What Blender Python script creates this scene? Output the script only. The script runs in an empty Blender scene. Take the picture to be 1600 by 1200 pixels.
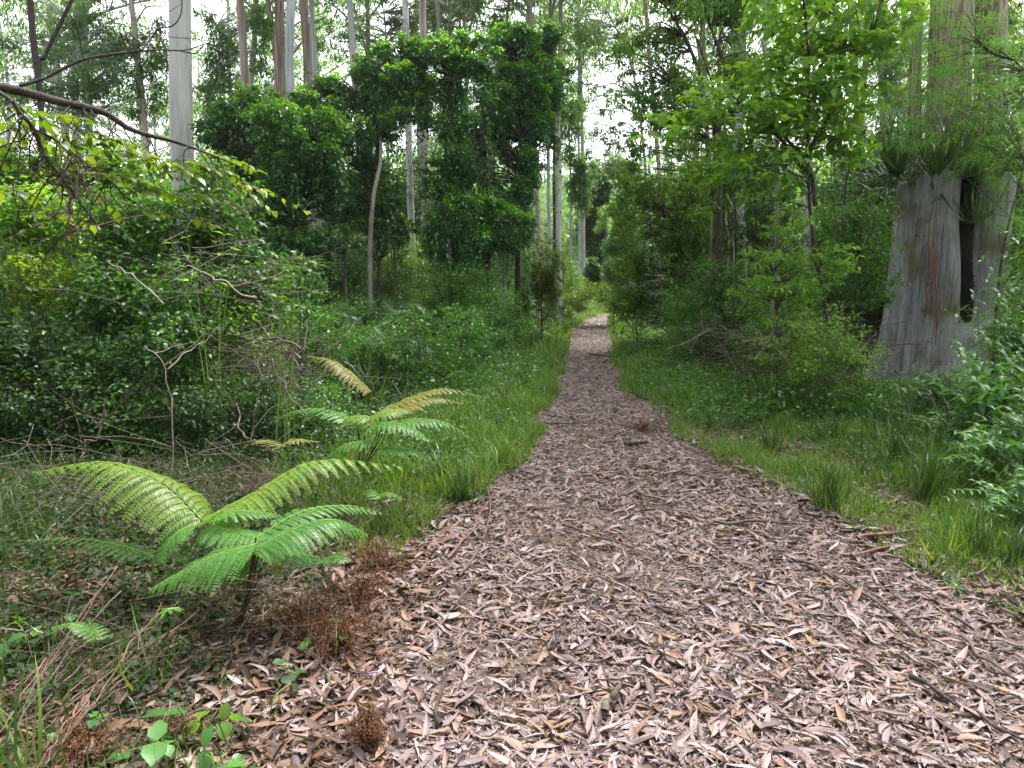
import bpy, math, random
import numpy as np
from math import radians, sin, cos, pi

# ------------------------------------------------------------------ camera, world, light
S = bpy.context.scene
C = S.collection
FPX, PITCH, EYE = 1043.0, radians(7.9), 1.5      # focal length in photo pixels (1600 wide), tilt, eye height
cam = bpy.data.cameras.new("camera"); cam.lens = 36*FPX/1600; cam.sensor_width = 36
cam.clip_start = 0.05; cam.clip_end = 2000
co = bpy.data.objects.new("camera", cam); C.objects.link(co)
co.location = (0, 0, EYE); co.rotation_euler = (pi/2-PITCH, 0, 0); S.camera = co

SUN_EL, SUN_AZ = radians(64), radians(35)        # azimuth clockwise from +Y (ahead)
W = bpy.data.worlds.new("World"); S.world = W; W.use_nodes = True
nt = W.node_tree; nt.nodes.clear()
sky = nt.nodes.new('ShaderNodeTexSky'); sky.sky_type = 'NISHITA'; sky.sun_disc = False
sky.sun_elevation = SUN_EL; sky.sun_rotation = SUN_AZ; sky.dust_density = 4; sky.ozone_density = 0.6; sky.air_density = 1
hs = nt.nodes.new('ShaderNodeHueSaturation'); hs.inputs['Saturation'].default_value = 0.22
bg = nt.nodes.new('ShaderNodeBackground'); bg.inputs['Strength'].default_value = 0.15
wo = nt.nodes.new('ShaderNodeOutputWorld')
nt.links.new(sky.outputs[0], hs.inputs['Color']); nt.links.new(hs.outputs[0], bg.inputs[0]); nt.links.new(bg.outputs[0], wo.inputs[0])
sl = bpy.data.lights.new("sun", 'SUN'); sl.energy = 2.0; sl.angle = radians(14); sl.color = (1, .96, .9)
so = bpy.data.objects.new("sun", sl); C.objects.link(so); so.rotation_euler = (pi/2-SUN_EL, 0, pi-SUN_AZ)
S.view_settings.view_transform = 'Standard'; S.view_settings.look = 'None'
S.view_settings.exposure = 2.22; S.view_settings.gamma = 1; S.view_settings.use_curve_mapping = False
S.cycles.max_bounces = 7; S.cycles.diffuse_bounces = 3; S.cycles.glossy_bounces = 2
S.cycles.transmission_bounces = 4; S.cycles.transparent_max_bounces = 4; S.cycles.use_denoising = True
S.cycles.sample_clamp_indirect = 6

R = np.random.default_rng(7)
rnd = random.Random(7)

# ------------------------------------------------------------------ picture <-> place
def ray(px, py):
    u = (px-800)/FPX; v = -(py-600)/FPX
    return np.array((u, cos(PITCH)+v*sin(PITCH), -sin(PITCH)+v*cos(PITCH)))
def P(px, py, D):
    r = ray(px, py); s = D/r[1]
    return np.array((r[0]*s, D, EYE+r[2]*s))
def GD(py):                                       # ground distance seen at picture row py
    r = ray(800, py); return r[1]*(-EYE/r[2])
def G0(px, py):
    r = ray(px, py); s = -EYE/r[2]; return np.array((r[0]*s, r[1]*s, 0.0))

LEFT = [(540,1300),(590,1130),(610,1000),(650,880),(745,760),(812,680),(846,610),(862,560),(876,525),(907,501),(941,490)]
RIGHT = [(2150,1300),(1950,1130),(1720,1000),(1520,900),(1300,800),(1160,725),(1062,660),(1002,610),(976,565),(970,525),(961,501),(984,490)]
la = np.array([G0(*p)[:2] for p in LEFT]); ra = np.array([G0(*p)[:2] for p in RIGHT])
def XL(y): return np.interp(y, la[:,1], la[:,0]) + .07*np.sin(y*2.1+1)+.05*np.sin(y*4.7) + np.maximum(0, y-la[-1,1])**1.35*.35
def XR(y): return np.interp(y, ra[:,1], ra[:,0]) + .09*np.sin(y*1.7)+.06*np.sin(y*4.1+2) + np.maximum(0, y-ra[-1,1])**1.35*.35
def edge(x, y):                                   # metres outside the track edge (negative inside)
    return np.maximum(XL(y)-x, x-XR(y))
def sstep(a, b, x):
    t = np.clip((x-a)/(b-a), 0, 1); return t*t*(3-2*t)
def h(x, y):
    x = np.asarray(x, float); y = np.asarray(y, float)
    e = edge(x, y)
    z = .16*sstep(.1, 4, e) + .04*np.sin(x*1.3+.5)*np.sin(y*.9)*sstep(0, 1.5, e) + .05*np.sin(x*.31+y*.23)*sstep(0, 5, e)
    z = z + .012*np.sin(x*3.1+y*1.7)+.008*np.sin(x*5.3-y*4.1)
    z = z + 26*sstep(60, 170, y) + .25*sstep(6, 30, np.abs(x-3))*3
    return z
def G(px, py):
    g = G0(px, py); g[2] = float(h(g[0], g[1])); return g

# ------------------------------------------------------------------ materials
def mat(name):
    m = bpy.data.materials.new(name); m.use_nodes = True; m.node_tree.nodes.clear(); return m, m.node_tree
def ramp(nt, stops):
    r = nt.nodes.new('ShaderNodeValToRGB'); cr = r.color_ramp
    while len(cr.elements) < len(stops): cr.elements.new(.5)
    for e, (p, c) in zip(cr.elements, stops): e.position = p; e.color = (*c, 1)
    return r
def leafmat(name, cols, transl=.35, rough=.42, tcol=1.5, spec=.5, objvar=.25):
    m, nt = mat(name); N = nt.nodes; L = nt.links
    geo = N.new('ShaderNodeNewGeometry'); oi = N.new('ShaderNodeObjectInfo')
    k = len(cols); r = ramp(nt, [(i/(k-1) if k > 1 else 0, c) for i, c in enumerate(cols)])
    L.new(geo.outputs['Random Per Island'], r.inputs[0])
    hv = N.new('ShaderNodeHueSaturation')
    mr = N.new('ShaderNodeMapRange'); mr.inputs['To Min'].default_value = 1-objvar; mr.inputs['To Max'].default_value = 1+objvar
    L.new(oi.outputs['Random'], mr.inputs['Value']); L.new(mr.outputs[0], hv.inputs['Value']); L.new(r.outputs[0], hv.inputs['Color'])
    b = N.new('ShaderNodeBsdfPrincipled'); b.inputs['Roughness'].default_value = rough
    b.inputs['Specular IOR Level'].default_value = spec
    L.new(hv.outputs[0], b.inputs['Base Color'])
    t = N.new('ShaderNodeBsdfTranslucent')
    tc = N.new('ShaderNodeMix'); tc.data_type = 'RGBA'; tc.blend_type = 'MULTIPLY'; tc.inputs['Factor'].default_value = 1
    L.new(hv.outputs[0], tc.inputs[6]); tc.inputs[7].default_value = (tcol*1.25, tcol*1.3, tcol*.35, 1)
    L.new(tc.outputs[2], t.inputs[0])
    mx = N.new('ShaderNodeMixShader'); mx.inputs[0].default_value = transl
    L.new(b.outputs[0], mx.inputs[1]); L.new(t.outputs[0], mx.inputs[2])
    o = N.new('ShaderNodeOutputMaterial'); L.new(mx.outputs[0], o.inputs[0]); return m
def barkmat(name, stops, sc=(6, 6, .8), rough=.85, bump=.4, fine=40, blotch=None):
    m, nt = mat(name); N = nt.nodes; L = nt.links
    tc = N.new('ShaderNodeTexCoord'); mp = N.new('ShaderNodeMapping'); mp.inputs['Scale'].default_value = sc
    oi = N.new('ShaderNodeObjectInfo'); ad = N.new('ShaderNodeVectorMath'); ad.operation = 'ADD'
    L.new(tc.outputs['Object'], ad.inputs[0]); L.new(oi.outputs['Location'], ad.inputs[1]); L.new(ad.outputs[0], mp.inputs[0])
    n = N.new('ShaderNodeTexNoise'); n.inputs['Scale'].default_value = 1.6; n.inputs['Detail'].default_value = 8; n.inputs['Roughness'].default_value = .65
    L.new(mp.outputs[0], n.inputs[0])
    r = ramp(nt, stops); L.new(n.outputs[0], r.inputs[0]); col = r.outputs[0]
    if blotch:
        n2 = N.new('ShaderNodeTexNoise'); n2.inputs['Scale'].default_value = blotch[1]; n2.inputs['Detail'].default_value = 5
        L.new(ad.outputs[0], n2.inputs[0])
        r2 = ramp(nt, [(blotch[2], (0, 0, 0)), (blotch[2]+.08, (1, 1, 1))]); L.new(n2.outputs[0], r2.inputs[0])
        mx = N.new('ShaderNodeMix'); mx.data_type = 'RGBA'; L.new(r2.outputs[0], mx.inputs[0]); L.new(col, mx.inputs[6]); mx.inputs[7].default_value = (*blotch[0], 1)
        col = mx.outputs[2]
    b = N.new('ShaderNodeBsdfPrincipled'); b.inputs['Roughness'].default_value = rough; L.new(col, b.inputs['Base Color'])
    bp = N.new('ShaderNodeBump'); bp.inputs['Strength'].default_value = bump; bp.inputs['Distance'].default_value = .03
    L.new(n.outputs[0], bp.inputs['Height']); L.new(bp.outputs[0], b.inputs['Normal'])
    o = N.new('ShaderNodeOutputMaterial'); L.new(b.outputs[0], o.inputs[0]); return m
def groundmat(name, stops, scale, bump=.6, rough=.95):
    m, nt = mat(name); N = nt.nodes; L = nt.links
    tc = N.new('ShaderNodeTexCoord')
    n = N.new('ShaderNodeTexNoise'); n.inputs['Scale'].default_value = scale; n.inputs['Detail'].default_value = 10; n.inputs['Roughness'].default_value = .7
    L.new(tc.outputs['Object'], n.inputs[0]); r = ramp(nt, stops); L.new(n.outputs[0], r.inputs[0])
    n2 = N.new('ShaderNodeTexNoise'); n2.inputs['Scale'].default_value = scale*9; n2.inputs['Detail'].default_value = 6
    L.new(tc.outputs['Object'], n2.inputs[0])
    b = N.new('ShaderNodeBsdfPrincipled'); b.inputs['Roughness'].default_value = rough; L.new(r.outputs[0], b.inputs['Base Color'])
    bp = N.new('ShaderNodeBump'); bp.inputs['Strength'].default_value = bump; bp.inputs['Distance'].default_value = .02
    L.new(n2.outputs[0], bp.inputs['Height']); L.new(bp.outputs[0], b.inputs['Normal'])
    o = N.new('ShaderNodeOutputMaterial'); L.new(b.outputs[0], o.inputs[0]); return m

M = {}
M['ground'] = groundmat('forest_soil', [(.3, (.022, .016, .010)), (.5, (.05, .04, .022)), (.7, (.10, .075, .045))], 2.5)
M['path'] = groundmat('track_soil', [(.3, (.045,.03,.022)), (.5, (.085,.06,.045)), (.7, (.15,.11,.085))], 3)
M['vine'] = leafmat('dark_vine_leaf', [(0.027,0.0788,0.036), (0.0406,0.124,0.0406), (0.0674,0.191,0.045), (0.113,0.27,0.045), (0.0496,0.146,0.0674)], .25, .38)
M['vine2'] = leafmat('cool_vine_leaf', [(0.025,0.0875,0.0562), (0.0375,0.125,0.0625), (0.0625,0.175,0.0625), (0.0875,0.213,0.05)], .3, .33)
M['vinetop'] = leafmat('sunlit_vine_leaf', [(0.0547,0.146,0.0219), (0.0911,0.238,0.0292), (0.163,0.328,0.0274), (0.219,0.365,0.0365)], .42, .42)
M['gum'] = leafmat('gum_leaf', [(0.075,0.14,0.0712), (0.113,0.208,0.0813), (0.15,0.263,0.0914), (0.0937,0.187,0.102)], .42, .45, 1.5)
M['olive'] = leafmat('olive_leaf', [(0.0639,0.136,0.0255), (0.0911,0.192,0.0292), (0.146,0.255,0.0365), (0.182,0.274,0.0456)], .4, .42)
M['bright'] = leafmat('bright_leaf', [(0.0729,0.15,0.0241), (0.101,0.199,0.0257), (0.146,0.25,0.032), (0.0547,0.125,0.0481)], .48, .36, 1.7)
M['lime'] = leafmat('lime_leaf', [(0.0662,0.13,0.0117), (0.0888,0.159,0.0136), (0.133,0.181,0.0136), (0.0517,0.106,0.0146)], .5, .4, 1.6)
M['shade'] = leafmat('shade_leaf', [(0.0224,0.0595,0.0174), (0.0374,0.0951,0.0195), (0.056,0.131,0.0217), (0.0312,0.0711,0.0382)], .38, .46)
M['shadecover'] = leafmat('shaded_cover_leaf', [(.012,.035,.012), (.02,.055,.015), (.03,.075,.016), (.05,.055,.02), (.04,.09,.02)], .3, .55, 1.3, .3)  # cover leaf darkened so that deep shade sits in its colour
M['mid'] = leafmat('mid_leaf', [(0.0373,0.106,0.0187), (0.0558,0.143,0.0224), (0.0869,0.199,0.0248), (0.0373,0.111,0.0435)], .42, .4)
M['cool'] = leafmat('cool_leaf', [(0.0473,0.127,0.0309), (0.0632,0.166,0.0354), (0.0789,0.203,0.0398), (0.0394,0.102,0.0309)], .38, .33)
M['grass'] = leafmat('grass_blade', [(0.0385,0.0972,0.0187), (0.0674,0.156,0.0267), (0.096,0.194,0.0267), (0.135,0.214,0.0401), (0.193,0.185,0.0936)], .4, .45, 1.4)
M['tuft'] = leafmat('sedge_blade', [(0.0244,0.0605,0.0156), (0.039,0.0864,0.0195), (0.0683,0.121,0.0292), (0.0488,0.0864,0.039)], .3, .35)
M['needle'] = leafmat('needle_leaf', [(0.0756,0.189,0.0378), (0.113,0.265,0.0473), (0.151,0.302,0.0567)], .4, .5)
M['fern'] = leafmat('fern_leaf', [(0.072,0.207,0.0336), (0.09,0.248,0.0384), (0.06,0.186,0.0384)], .4, .42, 1.3, objvar=.1)
M['fernlime'] = leafmat('lime_fern_leaf', [(0.112,0.244,0.0255), (0.141,0.265,0.0298), (0.206,0.254,0.034), (0.0935,0.215,0.0255)], .4, .45, 1.3, objvar=.1)
M['fernyel'] = leafmat('yellowed_fern_leaf', [(0.3,0.25,0.06), (0.22,0.24,0.05), (0.34,0.2,0.07), (0.16,0.22,0.04), (0.25,0.12,0.05)], .35, .5, 1.1, objvar=.1)
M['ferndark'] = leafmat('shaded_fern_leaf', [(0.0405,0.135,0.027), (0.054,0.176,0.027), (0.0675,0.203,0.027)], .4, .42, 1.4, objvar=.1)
M['dead'] = leafmat('dead_fern', [(0.055,0.0242,0.0132), (0.099,0.044,0.022), (0.154,0.0715,0.033)], .15, .8, 1, .2)
M['litter'] = leafmat('dry_leaf', [(0.0285,0.0177,0.0168), (0.0968,0.0651,0.0648), (0.205,0.148,0.146), (0.274,0.214,0.213), (0.217,0.148,0.122), (0.33,0.272,0.278), (0.153,0.112,0.122), (0.251,0.141,0.0842), (0.24,0.184,0.187), (0.0798,0.0503,0.0485)], .08, .6, 1, .35, 0)
M['litterdark'] = leafmat('old_dry_leaf', [(0.0324,0.0203,0.0146), (0.0729,0.0445,0.0324), (0.13,0.081,0.0607), (0.194,0.13,0.0975), (0.162,0.081,0.0486)], .08, .7, 1, .3, 0)
M['whitegum'] = barkmat('white_gum_bark', [(.3, (0.221,0.212,0.187)), (.45, (0.34,0.34,0.315)), (.6, (0.425,0.425,0.408)), (.75, (0.281,0.306,0.281))], (5, 5, .5), .7, .12)
M['greygum'] = barkmat('grey_gum_bark', [(.3, (.14,.16,.17)), (.5, (.30,.33,.35)), (.7, (.44,.46,.47))], (8, 8, .6), .75, .2, blotch=((.16,.11,.08), .9, .62))
M['mottle'] = barkmat('mottled_bark', [(.35, (.50,.50,.49)), (.5, (.36,.36,.34)), (.65, (.10,.09,.08))], (5, 5, 3), .8, .25)
M['pinkgum'] = barkmat('pink_gum_bark', [(.3, (0.157,0.112,0.0979)), (.5, (0.335,0.257,0.233)), (.7, (0.453,0.402,0.404))], (7, 7, .6), .8, .25)
M['brownbark'] = barkmat('stringy_brown_bark', [(.35, (.04,.028,.02)), (.5, (.17,.12,.095)), (.66, (.36,.27,.22))], (16, 16, .7), .95, .9)
M['darkbark'] = barkmat('dark_branch_bark', [(.3, (0.02,0.0144,0.012)), (.5, (0.044,0.0336,0.028)), (.7, (0.088,0.072,0.064))], (20, 20, 8), .9, .6)
M['greystem'] = barkmat('grey_sapling_bark', [(.3, (.08,.07,.055)), (.5, (.17,.16,.13)), (.7, (.30,.29,.25))], (12, 12, 3), .85, .5)
M['twig'] = barkmat('dry_twig', [(.3, (.05,.035,.028)), (.5, (.10,.075,.06)), (.7, (.18,.14,.12))], (20, 20, 20), .85, .4)
M['paletwig'] = barkmat('bleached_twig', [(.3, (0.154,0.126,0.105)), (.6, (0.28,0.238,0.21))], (20, 20, 20), .8, .3)
M['redstalk'] = barkmat('reddish_stalk', [(.3, (.09,.04,.03)), (.6, (.22,.11,.085))], (20, 20, 20), .7, .3)
M['fernstem'] = barkmat('fern_stipe', [(.3, (.03,.02,.012)), (.6, (.07,.045,.02))], (20, 20, 20), .6, .3)
M['greenstem'] = barkmat('green_stem', [(.3, (0.096,0.17,0.026)), (.6, (0.192,0.306,0.052))], (20, 20, 20), .6, .2)

# ------------------------------------------------------------------ mesh helpers
def mesh(name, V, F, m, smooth=False):
    V = np.asarray(V, np.float32); me = bpy.data.meshes.new(name)
    if not isinstance(F, list): F = [F]
    F = [np.asarray(f, np.int32) for f in F if len(f)]
    me.vertices.add(len(V)); me.vertices.foreach_set('co', V.ravel())
    nl = sum(f.size for f in F); npoly = sum(len(f) for f in F)
    me.loops.add(nl); me.loops.foreach_set('vertex_index', np.concatenate([f.ravel() for f in F]))
    tot = np.concatenate([np.full(len(f), f.shape[1], np.int32) for f in F])
    me.polygons.add(npoly); me.polygons.foreach_set('loop_start', np.concatenate([[0], np.cumsum(tot)[:-1]]).astype(np.int32))
    me.polygons.foreach_set('loop_total', tot)
    if smooth: me.polygons.foreach_set('use_smooth', np.ones(npoly, bool))
    me.materials.append(m); me.update(calc_edges=True); return me
def ob(name, me, parent=None, loc=None):
    o = bpy.data.objects.new(name, me); C.objects.link(o)
    if parent: o.parent = parent
    if loc is not None: o.location = [float(v) for v in loc]
    return o
def root(name, loc, label, cat, group=None, rz=0, sc=1):
    o = bpy.data.objects.new(name, None); C.objects.link(o); o.location = [float(v) for v in loc]
    o.rotation_euler = (0, 0, rz); o.scale = (sc, sc, sc); o.empty_display_size = .2
    return tag(o, label, cat, group)
def tag(o, label, cat, group=None):
    o['label'] = label; o['category'] = cat
    if group: o['group'] = group
    return o
def nrm(a): return a/np.maximum(np.linalg.norm(a, axis=-1, keepdims=True), 1e-9)
def cat_(parts):                                  # join [(V, F)], all F with the same face size
    Vs, Fs, n = [], [], 0
    for V, F in parts: Vs.append(V); Fs.append(np.asarray(F)+n); n += len(V)
    return np.concatenate(Vs), np.concatenate(Fs)
def stamp(T, p, f, s, L, Wd):
    TV, TF = T; n = len(p); f = nrm(f); s = nrm(s - (s*f).sum(-1, keepdims=True)*f); u = np.cross(f, s)
    L = np.broadcast_to(L, (n,)); Wd = np.broadcast_to(Wd, (n,))
    V = p[:, None] + (TV[None, :, 0:1]*L[:, None, None])*f[:, None] + (TV[None, :, 1:2]*Wd[:, None, None])*s[:, None] + (TV[None, :, 2:3]*L[:, None, None])*u[:, None]
    F = TF[None] + (np.arange(n)*len(TV))[:, None, None]
    return V.reshape(-1, 3), F.reshape(-1, TF.shape[1])
RHOMB = (np.array([(0,0,0),(.42,.5,.04),(1,0,-.1),(.42,-.5,.04)], float), np.array([[0,3,2,1]]))
LANCE = (np.array([(0,0,0),(.3,.5,.0),(1,0,-.06),(.3,-.5,.0)], float), np.array([[0,3,2,1]]))
OVAL = (np.array([(0,0,0),(.28,.42,.07),(.62,.44,.03),(1,0,-.16),(.62,-.44,.03),(.28,-.42,.07),(.3,0,0),(.65,0,-.04)], float),
        np.array([[0,6,1],[6,7,2],[6,2,1],[7,3,2],[0,5,6],[6,5,4],[6,4,7],[7,4,3]]))
SPEAR = (np.array([(0,0,0),(.22,.5,.05),(.5,.38,.04),(1,0,-.2),(.5,-.38,.04),(.22,-.5,.05),(.22,0,0),(.55,0,-.03)], float),
        np.array([[0,6,1],[6,7,2],[6,2,1],[7,3,2],[0,5,6],[6,5,4],[6,4,7],[7,4,3]]))
def strip(st, wd, bend, cross=0., sick=0.):        # blade template: stations, half widths, z bend, sideways curve
    V = []; F = []
    for t, w, z in zip(st, wd, bend): q = sick*4*t*(1-t); V += [(t, q-w, z+cross*w*2), (t, q, z), (t, q+w, z+cross*w*2)]
    for i in range(len(st)-1): a = 3*i; F += [(a, a+3, a+4, a+1), (a+1, a+4, a+5, a+2)]
    return np.array(V, float), np.array(F)
def strip2(st, wd, bend):
    V = []; F = []
    for t, w, z in zip(st, wd, bend): V += [(t, -w, z), (t, w, z)]
    for i in range(len(st)-1): a = 2*i; F += [(a, a+2, a+3, a+1)]
    return np.array(V, float), np.array(F)
def blade(b):
    t = np.array([0, .3, .6, .85, 1.]); th = t*b
    x = np.concatenate([[0], np.cumsum(np.diff(t)*np.cos(th[:-1]+.1*b))]); z = -np.concatenate([[0], np.cumsum(np.diff(t)*np.sin(th[:-1]+.1*b))])
    return strip2(x, [.4, .5, .4, .22, .02], z)
BLADES = [blade(b) for b in (.3, .9, 1.5, 2.1)]
DRY = [strip([0,.07,.22,.5,.8,1], [.05,.07,.4,.5,.26,.01], [0,c1*.3,c1,c2,c1*.5,c3], cr, sk) for c1, c2, c3, cr, sk in
       ((.01,.02,.0,.03,.5), (-.02,-.03,.01,-.03,-.7), (.03,.045,.0,.02,.2), (0,.01,.06,.07,-.3), (-.03,-.04,-.0,-.04,.9), (-.05,-.07,.02,.09,0), (.05,.02,.09,.10,-.9), (.02,.07,-.03,-.06,.4))]
DRYS = [strip2([0,.3,.75,1], [.05,.5,.38,.02], [0,c,c*.6,0]) for c in (.04, -.03, .08)]
def tube(pts, rad, k=8, rough=0., rg=None, cap=True):
    pts = np.asarray(pts, float); n = len(pts); rad = np.broadcast_to(rad, (n,)).astype(float)
    T = np.gradient(pts, axis=0); T = nrm(T)
    a = np.array([1., 0, 0]) if abs(T[0, 0]) < .9 else np.array([0, 1., 0])
    A = nrm(np.cross(T, a)); B = np.cross(T, A)
    th = np.arange(k)/k*2*pi
    rr = rad[:, None]*np.ones((n, k))
    if rough and rg is not None: rr = rr*(1+rough*rg.standard_normal((n, k)))
    V = pts[:, None] + rr[..., None]*(np.cos(th)[None, :, None]*A[:, None]+np.sin(th)[None, :, None]*B[:, None])
    i = np.arange(n-1)[:, None]*k; j = np.arange(k)[None]; jn = (j+1) % k
    F = np.stack([i+j, i+jn, i+k+jn, i+k+j], -1).reshape(-1, 4)
    return V.reshape(-1, 3), F
def smooth(pts, n):                               # Catmull-Rom through points
    p = np.asarray(pts, float); p = np.vstack([2*p[0]-p[1], p, 2*p[-1]-p[-2]]); m = len(p)-3
    t = np.linspace(0, m-1e-6, n); i = t.astype(int); u = (t-i)[:, None]
    a, b, c, d = p[i], p[i+1], p[i+2], p[i+3]
    return .5*((2*b)+(c-a)*u+(2*a-5*b+4*c-d)*u**2+(3*b-a-3*c+d)*u**3)
def wob(p, amp, rg):                              # jitter a polyline gently
    n = len(p); k = rg.standard_normal((max(3, n//3), 3))*amp
    t = np.linspace(0, len(k)-1, n); w = np.stack([np.interp(t, np.arange(len(k)), k[:, i]) for i in range(3)], 1)
    w[0] = 0; return p+w
def cloud(cen, cr, npc, L, wr, T, rg, droop=.35, flat=.7, lvar=.3, out=None):
    """leaves scattered round cluster centres"""
    cen = np.asarray(cen, float); n = len(cen)*npc
    c = np.repeat(cen, npc, 0); r = np.repeat(np.broadcast_to(cr, (len(cen),)), npc)
    d = nrm(rg.standard_normal((n, 3)))*(rg.random((n, 1))**.45); d[:, 2] *= flat
    p = c + d*r[:, None]
    az = rg.random(n)*2*pi; ph = -droop + rg.standard_normal(n)*.45
    f = np.stack([np.cos(az)*np.cos(ph), np.sin(az)*np.cos(ph), np.sin(ph)], 1)
    f = f + d*.7
    s = np.cross(np.array([0, 0, 1.]), f) + rg.standard_normal((n, 3))*.35
    Ls = L*(1+lvar*(rg.random(n)*2-1)); return stamp(T, p, f, s, Ls, Ls*wr)

# ------------------------------------------------------------------ setting: ground, track
def grid(x, y, zf):
    X, Y = np.meshgrid(x, y); V = np.stack([X, Y, zf(X, Y)], -1).reshape(-1, 3)
    a = np.arange(len(y)-1)[:, None]*len(x)+np.arange(len(x)-1)[None]
    return V, np.stack([a, a+1, a+1+len(x), a+len(x)], -1).reshape(-1, 4)
gx = np.unique(np.concatenate([np.linspace(-400, -30, 30), np.linspace(-30, 30, 241), np.linspace(30, 400, 30)]))
gy = np.unique(np.concatenate([np.linspace(-60, -4, 15), np.linspace(-4, 50, 271), np.linspace(50, 900, 90)]))
V, F_ = grid(gx, gy, lambda X, Y: h(X, Y) - .05*sstep(.3, -.2, edge(X, Y))*(Y < 60))
g = ob('ground', mesh('ground', V, F_, M['ground'], True)); g['kind'] = 'structure'
ys = np.linspace(.2, 55, 280); u = np.linspace(0, 1, 15)
pv = np.array([[(XL(y)-.05)*(1-k)+(XR(y)+.05)*k, y, 0] for y in ys for k in u]); pv[:, 2] = h(pv[:, 0], pv[:, 1])
a = np.arange(len(ys)-1)[:, None]*15+np.arange(14)[None]
g = ob('track', mesh('track', pv, np.stack([a, a+1, a+16, a+15], -1).reshape(-1, 4), M['path'], True)); g['kind'] = 'structure'

# ------------------------------------------------------------------ stuff: litter, grass, ground cover
def scatter(n, y0, y1, fx, rg, pw=1.0):
    """n points at distances y0..y1 (denser near for pw<1), lateral place by fx(y, rand)"""
    y = y0 + (y1-y0)*rg.random(n)**(1/pw) if pw >= 1 else y0*(y1/y0)**rg.random(n)
    x = fx(y, rg.random(n)); return x, y
def flatleaves(x, y, L, wr, Ts, rg, lift=.02, tilt=.3):
    out = []; pick = rg.integers(0, len(Ts), len(x))
    for i, T in enumerate(Ts):
        k = pick == i; n = k.sum()
        if not n: continue
        p = np.stack([x[k], y[k], h(x[k], y[k]) + .004 + lift*rg.random(n)**1.5], 1)
        az = rg.random(n)*2*pi; ti = rg.standard_normal(n)*tilt*.95
        f = np.stack([np.cos(az), np.sin(az), np.sin(ti)*.8], 1)
        s = np.stack([-np.sin(az), np.cos(az), rg.standard_normal(n)*tilt], 1)
        Ls = L*(.35+1.15*rg.random(n)**1.6); w = Ls*wr*(.7+.7*rg.random(n))
        out.append(stamp(T, p-f*Ls[:, None]*.5*np.array([1, 1, .5]), f, s, Ls, w))
    return cat_(out)
rg = np.random.default_rng(11)
parts = []
def onpath(y, r): e = .22*(np.abs(np.sin(y*37.7+r*91))**3); return XL(y)-e+(XR(y)-XL(y)+2*e)*r
# near: detailed curled leaves, area density ~1500 / m2
def area(y0, y1): yy = np.linspace(y0, y1, 50); return np.trapz(np.maximum(XR(yy)-XL(yy)+.3, .3), yy)
def bare(x, y):                                  # patches where soil shows through
    c = (x-XL(y))/(XR(y)-XL(y)); rut = np.exp(-((c-.36-.05*np.sin(y*.9))/.11)**2)+.6*np.exp(-((c-.68)/.08)**2)
    return (np.sin(x*2.3+1.1*np.sin(y*1.7))*np.sin(y*1.9+.7*np.sin(x*2.9))+.35*np.sin(x*7+y*3)*np.sin(y*6-x*2)+.8*rut > .60)
def pathleaves(y0, y1, dens, L, Ts, lift):
    n = int(area(y0, y1)*dens); yy = np.linspace(y0, y1, 200); w = XR(yy)-XL(yy)+.3; c = np.cumsum(w); c = c/c[-1]
    y = np.interp(rg.random(n), c, yy); x = onpath(y, rg.random(n))
    k = ~(bare(x, y) & (rg.random(n) < .74)); return flatleaves(x[k], y[k], L, .175, Ts, rg, lift)
parts.append(pathleaves(1.2, 5.5, 2500, .098, DRY, .018))
def bits(y0, y1, dens, L):
    n = int(area(y0, y1)*dens); y = y0+(y1-y0)*rg.random(n)**1.4; x = onpath(y, rg.random(n)); return flatleaves(x, y, L, .16, DRY, rg, .022, .5)
parts += [bits(1.2, 5.5, 5500, .03), pathleaves(1.2, 5.5, 60, .10, DRY, .026)]
near_litter = cat_(parts)
far_litter = cat_([pathleaves(5.5, 13, 2200, .082, DRYS, .016), pathleaves(13, 26, 1500, .085, DRYS, .02), pathleaves(26, 55, 500, .15, DRYS, .02)])
o = ob('fallen_leaves', mesh('fallen_leaves', *cat_([near_litter, far_litter]), M['litter'])); o['kind'] = 'stuff'
o['label'] = 'dry pinkish brown gum leaves covering the track'
o['category'] = 'leaf litter'
# margin litter (older, darker) beyond both edges
def sidepts(n, y0, y1, d0, d1, side, rg, fall=1.6):
    y = y0*(y1/y0)**(rg.random(n)) ; d = d0+(d1-d0)*rg.random(n)**fall
    x = np.where(side < 0, XL(y)-d, XR(y)+d) if np.isscalar(side) else np.where(side, XL(y)-d, XR(y)+d)
    return x, y
x1, y1 = sidepts(24000, 1.3, 6, -.1, 2.6, -1, rg, 1.2); x2, y2 = sidepts(10000, 2.2, 14, -.1, 3, 1, rg, 1.6)
x3, y3 = sidepts(9000, 6, 30, 0, 4, -1, rg, 1.3)
o = ob('leaf_litter', mesh('leaf_litter', *flatleaves(np.concatenate([x1, x2, x3]), np.concatenate([y1, y2, y3]), .088, .21, DRY, rg, .035, .4), M['litterdark']))
o['kind'] = 'stuff'; o['label'] = 'dark old leaf litter under the plants beside the track'; o['category'] = 'leaf litter'
x1, y1 = sidepts(5000, 1.3, 7, -.15, .9, -1, rg, 2.2); x2, y2 = sidepts(8000, 2.2, 14, -.15, .9, 1, rg, 2.0)
o = ob('scattered_leaves', mesh('scattered_leaves', *flatleaves(np.concatenate([x1, x2]), np.concatenate([y1, y2]), .092, .2, DRY, rg, .04, .4), M['litter']))
o['kind'] = 'stuff'; o['label'] = 'pale dry leaves scattered in the grassy margins'; o['category'] = 'leaf litter'

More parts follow.
